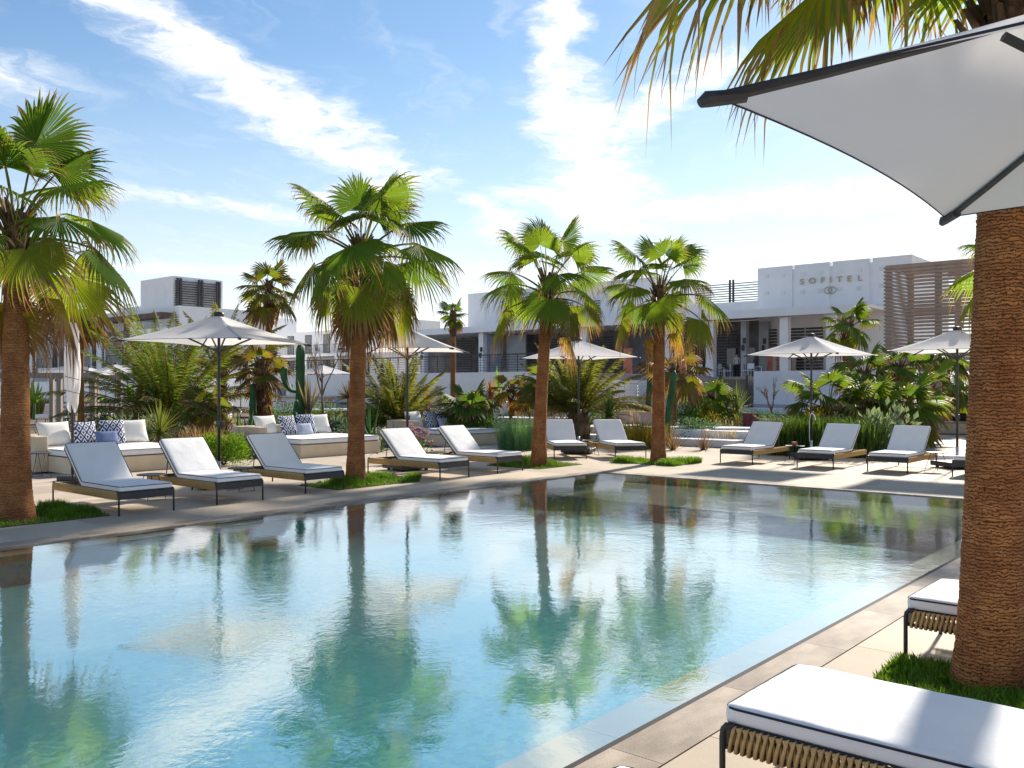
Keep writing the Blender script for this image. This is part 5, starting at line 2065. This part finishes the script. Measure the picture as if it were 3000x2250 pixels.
# weathered timber pergola on the left
PY = 36.0
pg = thing('timber_pergola', 'weathered grey timber pergola frame behind the leftmost daybed', 'pergola', at(180, PY, -.02), 0)
po = at(180, PY)


def pgbox(name, u0, u1, Y0, d, z0, z1, mat='timber'):
    mb = MB()
    xa, xb = (u0 - CX) / FPX * Y0, (u1 - CX) / FPX * Y0
    mb.box(xa - po.x, xb - po.x, Y0 - po.y, Y0 - po.y + d, z0, z1)
    return mb.build(name, MT[mat], pg)


for u0, u1, Y0 in ((144, 155, PY + 2.4), (165, 178, PY), (264, 278, PY), (279, 286, PY + 2.4), (343, 354, PY + 2.4), (212, 221, PY + 2.4)):
    pgbox('post', u0, u1, Y0, .17, 0, 2.05)
pgbox('beam', -60, 192, PY, .17, 2.05, 2.24)
pgbox('beam', 230, 286, PY, .17, 2.05, 2.24)
pgbox('beam', -60, 400, PY + 2.4, .17, 2.05, 2.18)
mb = MB()
pr_ = random.Random(4)
for i in range(16):
    for j in range(4):
        u = 170 + i * 11.5
        x = (u - CX) / FPX * (PY + 2.2) - po.x
        z = .28 + j * .17
        if pr_.random() < .7:
            mb.box(x, x + .14, 2.2, 2.26, z, z + .05)
        if pr_.random() < .7:
            mb.box(x, x + .05, 2.2, 2.26, z, z + .17)
stuff(mb.build('carved_screen', MT['timber'], pg))
pgbox('screen_rail', 165, 352, PY + 2.2, .08, .96, 1.04)
pgbox('screen_rail', 165, 352, PY + 2.2, .08, .16, .24)

# long white wall behind the pergola and a planter strip
block('long_white_wall', 'long plain white wall behind the weathered pergola', 'wall', nB(0, 33) - 60, nB(560, 33), 33, 33.4, -.05, 2.15, MT['white'])
block('planter_wall', 'low white planter wall behind the pergola posts', 'wall', -75, -42, 14.0, 14.4, -.05, .75, MT['white'])
for i, (u, Y, lab) in enumerate([(105, 48, 'distant green grass clump before the long white wall, left'), (125, 49, 'distant straw grass clump before the long white wall'), (250, 48, 'distant shrub seen between the pergola posts')]):
    tuft('distant_grass', lab, u, Y, .6, 1.2, 260, 80 + i, (.10, .16, .03), (.32, .28, .10), .02)
for i, (u, Y, h, lab) in enumerate([(100, 46, 2.1, 'banana plant with drooping leaves left of the pergola posts'), (300, 44, 1.5, 'small bright banana plant between the pergola posts'),
                                    (383, 44, 2.0, 'bright upright banana leaves right of the pergola'), (1372, 33, 1.6, 'banana plant with big pale green leaves left of the third palm'),
                                    (1460, 34, 2.6, 'banana plant with one upright bright leaf left of the third palm')]):
    spiky('banana_plant', lab, u, Y, 0, 7 if i != 4 else 3, h * .62, 90 + i, (.10, .26, .03), (.22, .36, .07), width=.15, stem=h * .42, low=35 if i != 4 else 75, droop=.35, group='banana plants', sr=.06, stemmat='cactus')

# --- left hotel wing, tower and middle wing
def facade(b, a, n0, n1, z0, storeys, sh, bays, seed):
    rnd = random.Random(seed)
    bw = (n1 - n0) / bays
    for s in range(storeys):
        for i in range(bays):
            x = n0 + i * bw
            z = z0 + s * sh
            b.window('glass', x + bw * .18, x + bw * .55, a, z + .1, z + 2.3)
            if rnd.random() < .75:
                b.box('balcony_slab', 'white', x + bw * .1, x + bw * .9, a - 1.3, a, z - .18, z)
                rr = MB()
                for k in range(14):
                    q = x + bw * (.11 + .78 * k / 13)
                    rr.tube([(q, a - 1.25, z), (q, a - 1.25, z + 1.0)], .02, 4)
                rr.tube([(x + bw * .1, a - 1.25, z + 1.0), (x + bw * .9, a - 1.25, z + 1.0)], .03, 4)
                stuff(rr.build('balustrade', MT['dark'], b.root, origin=b.o))


HA = 44.0
nH = lambda u, a=HA: on_a(u, 1000, a)[0]
ht = Bld('hotel_wing', 'white hotel wing with arched louvred balconies at the left', 'building', nH(150), HA, 0)
ht.box('wall', 'white', nH(-160), nH(480), HA + 1.6, HA + 12, -.05, 9.6)
for u0, u1, z1 in ((-40, -10, 9.3), (68, 96, 9.3), (188, 210, 10.3), (282, 300, 8.6), (380, 400, 8.2)):
    ht.box('pier', 'white', nH(u0), nH(u1), HA, HA + 1.6, -.05, z1)
ht.box('floor_band', 'white', nH(-160), nH(480), HA + .1, HA + 1.6, 3.15, 3.9)
ht.box('floor_band', 'white', nH(210), nH(480), HA + .1, HA + 1.6, 6.9, 7.4)
ht.box('roof_beam', 'brownbeam', nH(210), nH(480), HA - .3, HA + 1.0, 8.35, 8.85)
ht.box('roof_beam', 'brownbeam', nH(100), nH(188), HA - .3, HA + 1.0, 8.35, 8.75)
for (u0, u1) in ((96, 188), (-12, 68), (210, 282), (300, 380)):
    n0_, n1_ = nH(u0), nH(u1)
    mid_, hw_ = (n0_ + n1_) / 2, (n1_ - n0_) / 2
    # louvre screen with an arched opening
    mb = MB()
    z = 3.2
    while z < 7.3:
        if z < 5.5:
            ow = hw_ * .72
        else:
            q = (z - 5.5) / 1.35
            ow = hw_ * .72 * math.sqrt(max(0, 1 - q * q)) if q < 1 else 0
        if ow > 0:
            mb.box(mid_ - hw_, mid_ - ow, HA - .1, HA + .0, z, z + .10)
            mb.box(mid_ + ow, mid_ + hw_, HA - .1, HA + .0, z, z + .10)
        else:
            mb.box(mid_ - hw_, mid_ + hw_, HA - .1, HA + .0, z, z + .10)
        z += .17
    stuff(mb.build('louvre_screen', MT['dark'], ht.root, origin=ht.o))
    arc = [(mid_ - hw_ * .72, HA - .12, 3.9)] + [(mid_ - hw_ * .72 * math.cos(math.pi * k / 16), HA - .12, 5.5 + 1.35 * math.sin(math.pi * k / 16)) for k in range(17)] + [(mid_ + hw_ * .72, HA - .12, 3.9)]
    mb = MB()
    mb.tube(arc, .07, 5)
    mb.build('arch_trim', MT['white'], ht.root, origin=ht.o)
    rr = MB()
    for k in range(16):
        q = mid_ + hw_ * .72 * (-1 + 2 * k / 15)
        rr.tube([(q, HA + .05, 3.9), (q, HA + .05, 4.95)], .02, 4)
    rr.tube([(mid_ - hw_ * .72, HA + .05, 4.95), (mid_ + hw_ * .72, HA + .05, 4.95)], .03, 4)
    stuff(rr.build('balustrade', MT['dark'], ht.root, origin=ht.o))
    ht.window('glass', mid_ - hw_ * .62, mid_ + hw_ * .05, HA + 1.58, .2, 2.7)
    ht.window('glass', mid_ - hw_ * .62, mid_ + hw_ * .05, HA + 1.58, 4.0, 6.2)
    ht.window('glass', mid_ - hw_ * .5, mid_ + hw_ * .2, HA + 1.58, 7.4, 8.3)

TA, TN = 46.8, -84.0
tw = Bld('hotel_tower', 'white roof tower with grey louvres on its right face', 'building', TN, TA, 8)
tn_l = on_a(412, 820, TA)[0]
ta_r = on_n(652, 830, TN)[0]
tz = zrow(808, (SN * 0 + CS) * 0 + W(TA, TN).y)
tw.box('tower_block', 'white', tn_l, TN, TA, ta_r, 0, tz)
tw.box('block_step', 'white', tn_l - 6, tn_l - .02, TA + .3, TA + 8, 0, tz - 2.6)
tw.box('dark_window', 'glass', tn_l - 3, tn_l + .3, TA + .22, TA + .28, tz - 4.0, tz - 3.2)
mb = MB()
z = tz - 8
while z < tz - .35:
    mb.box(TN + .15, TN + .25, TA + (ta_r - TA) * .02, ta_r - (ta_r - TA) * .1, z, z + .10)
    z += .24
stuff(mb.build('louvre_screen', MT['dark'], tw.root, origin=tw.o))
for f in (.04, .10, .46, .52, .83, .88):
    tw.box('louvre_post', 'dark', TN + .26, TN + .4, TA + (ta_r - TA) * f, TA + (ta_r - TA) * f + .22, tz - 8, tz - .2)

MA = 66.0
nM = lambda u, a=MA: on_a(u, 1000, a)[0]
mw = Bld('hotel_middle_wing', 'white hotel wing with balconies behind the second palm', 'building', nM(850), MA, 0)
mw.box('wall', 'white', nM(640), nM(1120), MA, MA + 10, -.05, 8.3)
mw.box('roof_block', 'white', nM(620), nM(700), MA + 2, MA + 9, 8.3, 11.0)
mw.box('roof_block', 'white', nM(1020), nM(1120), MA + 2, MA + 9, 8.3, 9.4)
facade(mw, MA, nM(650), nM(1110), 2.6, 2, 3.0, 9, 3)
mw.box('canopy_slab', 'white', nM(700), nM(1130), MA - 3, MA, 5.15, 5.4)
for u in (720, 790, 870, 950, 1040, 1110):
    mw.box('column', 'white', nM(u), nM(u) + .5, MA - 2.9, MA - 2.4, 2.4, 5.15)
for u0, u1 in ((735, 775), (880, 930), (970, 1020)):
    mw.slats('louvre_screen', 'dark', nM(u0), nM(u1), MA - 1.9, MA - 1.8, 2.5, 5.0, .2, .12)


# ------------------------------------------------------------------ lounge area behind the right row
block('low_white_bench', 'long low white masonry bench behind the two central far loungers', 'bench', -17.0, -10.9, 22.05, 22.9, 0.0, 0.20, MT['white'])
block('raised_white_ledge', 'higher white ledge running behind the long low bench', 'wall', -17.0, -10.9, 22.95, 24.2, 0.0, 0.40, MT['white'])
block('beige_planter_wall', 'beige planter wall at the right end of the low white bench', 'wall', -12.3, -10.0, 25.3, 25.6, 0.0, 0.68, MT['cream'])
block('white_planter_block', 'white planter block below the white lantern', 'planter', -20.2, -17.8, 22.8, 24.5, 0.0, 0.62, MT['white'])
block('white_kerb_wall', 'slanting low white kerb right of the rightmost daybed', 'wall', -17.9, -17.5, 19.6, 22.0, 0.0, 0.42, MT['white'])
block('grey_garden_kerb', 'low white kerb under the dark fan palms on the right', 'wall', -9.9, 1.5, 21.45, 21.7, 0.0, 0.10, MT['white'])
block('white_side_block', 'white block at the left end of the taupe sofa', 'planter', -11.6, -10.9, 34.1, 34.8, 0.0, 0.62, MT['white'])
dk = MB()
dk.add([(-12.0, 26.5, -0.012), (8.0, 26.5, -0.012), (8.0, 40.0, -0.012), (-12.0, 40.0, -0.012)], [(0, 1, 2, 3)])
dk.add([(-9.0, 21.7, -0.012), (-2.0, 21.7, -0.012), (-2.0, 26.5, -0.012), (-9.0, 26.5, -0.012)], [(0, 1, 2, 3)])
lt = dk.build('lounge_terrace', MT['slab'])
tag(pool_frame(lt), kind='structure')


def garden_daybed(label, u, Y, ang, w_, cushions):
    root = thing('garden_daybed', label, 'daybed', at(u, Y, -.02), R(ang), 'daybeds in the garden')
    m2 = MB()
    m2.rbox(w_, .75, .16, .02, c=(0, 0, .16), nx=1, ny=1)
    m2.build('base', MT['cream'], root)
    m2 = MB()
    m2.rbox(w_ - .03, .72, .08, .03, .01, c=(0, 0, .40))
    s = m2.build('seat_cushion', MT['fabric'], root, smooth=True)
    m2 = MB()
    m2.tube(loop_path(w_ - .028, .722, .455, .05), .008, 4, closed=True)
    m2.build('piping', MT['piping'], s)
    for x, mt in cushions:
        m2 = MB()
        M = Matrix.Translation((x, .5, .66)) @ Matrix.Rotation(R(-20), 4, 'X')
        m2.rbox(.24, .07, .22, .05, .0, M=M, nx=2, ny=1)
        m2.build('loose_cushion', MT[mt], root, smooth=True)


garden_daybed('white garden daybed with pink cushions left of the fourth palm trunk', 1862, 28, 8, .75, ((-.25, 'pink'), (.3, 'pink')))
garden_daybed('white garden daybed with pink cushions right of the fourth palm trunk', 2000, 27, 8, 1.3, ((-.95, 'pink'), (-.4, 'maroon')))
garden_daybed('white cushioned garden seat behind the first right lounger', 2168, 26.2, -5, .85, ((.4, 'maroon'),))

lan = thing('lantern', 'tall white pierced lantern on the planter block left of the third palm', 'lantern', at(1480, 31.5, .0), .4)
m2 = MB()
m2.box(-.28, .28, -.28, .28, 0, .06)
m2.build('base', MT['white'], lan)
for sx in (-1, 1):
    for sy in (-1, 1):
        m2 = MB()
        m2.box(sx * .25 - .03, sx * .25 + .03, sy * .25 - .03, sy * .25 + .03, .06, .85)
        m2.build('post', MT['white'], lan)
m2 = MB()
m2.box(-.22, .22, -.22, .22, .08, .84)
m2.build('lattice_panel', MT['ivory'], lan)
m2 = MB()
m2.tube([(0, 0, .85), (0, 0, .89), (0, 0, 1.12), (0, 0, 1.16)], [.40, .40, .12, .08], 4)
m2.build('roof', MT['white'], lan)
m2 = MB()
m2.tube([(.09 * math.cos(k * .63), 0, 1.24 + .09 * math.sin(k * .63)) for k in range(10)], .012, 4, closed=True)
m2.build('ring_handle', MT['white'], lan)

sf = thing('taupe_sofa', 'taupe upholstered sofa on the pale terrace at the right', 'sofa', at(2785, 31.5, -.01), R(-12))
m2 = MB()
m2.rbox(.72, .5, .22, .09, .01, c=(0, 0, .23))
m2.build('seat', MT['taupe'], sf, smooth=True)
m2 = MB()
m2.rbox(.72, .14, .36, .09, .01, c=(0, .62, .50))
m2.build('backrest', MT['taupe'], sf, smooth=True)
m2 = MB()
m2.tube([p for p in loop_path(.725, .505, .40, .1)], .008, 4, closed=True)
m2.build('piping', MT['brownbeam'], sf)
for (x, y, z, hx, hz, mt, nm, lab) in ((-.12, .36, .66, .27, .24, 'wicker', 'throw_pillow', 'tan throw pillow in the middle of the taupe sofa'),
                                       (-.52, .30, .64, .16, .26, 'maroon', 'maroon_bag', 'maroon bundle at the left end of the taupe sofa'),
                                       (.36, .22, .58, .22, .15, 'black', 'black_bag', 'black bag at the right end of the taupe sofa')):
    m2 = MB()
    M = Matrix.Rotation(R(-18), 4, 'X')
    m2.rbox(hx, .08, hz, .06, .0, M=M, nx=2, ny=1)
    o = m2.build(nm, MT[mt], smooth=True)
    o.location = sf.location + Matrix.Rotation(R(-12), 3, 'Z') @ Vector((x, y, z))
    o.rotation_euler = (0, 0, R(-12))
    tag(o, lab, 'pillow' if nm == 'throw_pillow' else 'bag')

# ------------------------------------------------------------------ cafe terrace: tables, chairs, a person, coral cloth
CA = AP - 2.4


def cafe_chair(u, lab, ang):
    n_ = on_a(u, 1090, CA)[0]
    root = thing('cafe_chair', lab, 'chair', W(CA, n_, FL), ROT + R(ang), 'white cafe chairs')
    m2 = MB()
    m2.rbox(.25, .25, .02, .01, c=(0, 0, .45), nx=1, ny=1)
    m2.build('seat', MT['whiteplastic'], root)
    m2 = MB()
    m2.rbox(.25, .02, .2, .015, c=(0, .25, .78), nx=1, ny=1)
    m2.build('backrest', MT['whiteplastic'], root)
    for sx in (-1, 1):
        for sy in (-1, 1):
            m2 = MB()
            m2.tube([(sx * .24, sy * .24, .98 if sy > 0 else .62), (sx * .27, sy * .27, 0)], .022, 4)
            m2.build('leg', MT['whiteplastic'], root)


for u, an, lab in ((2058, 160, 'white cafe chair leftmost, before a white column'), (2080, 185, 'white cafe chair second from left on the terrace'),
                   (2118, 90, 'white cafe chair at the right side of the first cafe table'), (2132, -80, 'white cafe chair left of the standing person'),
                   (2204, 180, 'white cafe chair right of the grey column'), (2186, 100, 'white cafe chair beside the grey column')):
    cafe_chair(u, lab, an)
for u, lab in ((2100, 'white cafe table between the left cafe chairs'), (2222, 'white cafe table right of the grey column')):
    n_ = on_a(u, 1090, CA + .6)[0]
    root = thing('cafe_table', lab, 'table', W(CA + .6, n_, FL), ROT, 'white cafe tables')
    m2 = MB()
    m2.rbox(.45, .4, .025, .01, c=(0, 0, .74), nx=1, ny=1)
    m2.build('table_top', MT['whiteplastic'], root)
    for sx in (-1, 1):
        for sy in (-1, 1):
            m2 = MB()
            m2.box(sx * .4 - .025, sx * .4 + .025, sy * .35 - .025, sy * .35 + .025, 0, .72)
            m2.build('leg', MT['whiteplastic'], root)


def skin_body(name, verts, edges, rad, mat, parent):
    me = bpy.data.meshes.new(name)
    me.from_pydata(verts, edges, [])
    o = bpy.data.objects.new(name, me)
    col.objects.link(o)
    md = o.modifiers.new('s', 'SKIN')
    for i, r_ in enumerate(rad):
        me.skin_vertices[0].data[i].radius = (r_, r_ * .85)
    me.skin_vertices[0].data[0].use_root = True
    sb = o.modifiers.new('d', 'SUBSURF')
    sb.levels = sb.render_levels = 2
    dg = bpy.context.evaluated_depsgraph_get()
    m3 = bpy.data.meshes.new_from_object(o.evaluated_get(dg))
    bpy.data.objects.remove(o)
    for p in m3.polygons:
        p.use_smooth = True
        z = p.center.z
        p.material_index = 0
    m3.materials.clear()
    for mt in mat:
        m3.materials.append(MT[mt])
    for p in m3.polygons:
        x, z = abs(p.center.x), p.center.z
        if z < .93 and x < .19:
            p.material_index = 2 if z > .07 else 3
        elif z > 1.44 or (x > .2 and z < 1.12):
            p.material_index = 0
        else:
            p.material_index = 1
    return link(name, m3, parent)


n_ = on_a(2158, 1090, CA + .2)[0]
ps = thing('person', 'person in a grey top and black trousers standing by a terrace column', 'person', W(CA + .2, n_, FL), ROT + R(200))
V = [(0, 0, .95), (0, 0, 1.12), (0, 0, 1.30), (0, 0, 1.42), (0, .01, 1.50), (0, .02, 1.58), (0, .02, 1.68),
     (.17, 0, 1.40), (.22, .0, 1.14), (.23, .08, .92), (.235, .10, .84), (-.17, 0, 1.40), (-.23, .02, 1.15), (-.20, .16, 1.0), (-.15, .24, .98),
     (.09, 0, .88), (.10, .01, .50), (.10, -.02, .10), (.11, .08, .035), (-.09, 0, .88), (-.10, .03, .50), (-.11, .0, .10), (-.12, .10, .035)]
E = [(0, 1), (1, 2), (2, 3), (3, 4), (4, 5), (5, 6), (3, 7), (7, 8), (8, 9), (9, 10), (3, 11), (11, 12), (12, 13), (13, 14), (0, 15), (15, 16), (16, 17), (17, 18), (0, 19), (19, 20), (20, 21), (21, 22)]
rd = [.15, .13, .15, .12, .055, .09, .09, .06, .048, .036, .035, .06, .048, .036, .035, .10, .07, .045, .04, .10, .07, .045, .04]
bodyo = skin_body('body', V, E, rd, ['skin', 'shirt', 'trousers', 'black'], ps)
m2 = MB()
m2.rbox(.095, .10, .07, .06, .0, c=(0, -.005, 1.70), nx=1, ny=1)
m2.build('hair', MT['black'], ps, smooth=True)

cc = Bld('coral_curtain', 'striped coral cloth hanging behind the parasol on the right', 'curtain', nA(2250, CA), CA, FL)
for i in range(3):
    x = nA(2232, CA) + i * .72
    cc.box('cloth_strip', 'coral', x, x + .38, CA + .9 + .05 * (i % 2), CA + .94 + .05 * (i % 2), FL + .2, FL + 2.1)
    cc.box('cloth_strip', 'slat', x + .4, x + .70, CA + .9 + .05 * (i % 2), CA + .94 + .05 * (i % 2), FL + .2, FL + 2.1)
cl = thing('coral_parasol', 'coral cloth hanging like a closed parasol right of the fourth palm trunk', 'parasol', at(1985, 52, 1.2), 0)
m2 = MB()
m2.tube([(0, 0, .4), (0, 0, .8), (0, 0, 1.7), (0, 0, 2.2), (0, 0, 2.42)], [.62, .60, .5, .34, .06], 16)
m2.build('folded_canopy', MT['coral'], cl, smooth=True)
m2 = MB()
m2.tube([(0, 0, -1.2), (0, 0, .5)], .04, 6)
m2.build('pole', MT['dark'], cl)
block('coral_wall_panel', 'coral red wall panel behind the garden stair', 'panel', on_a(1826, 1080, 50)[0], on_a(1848, 1080, 50)[0], 50.0, 50.2, 2.0, 4.2, MT['coral'])
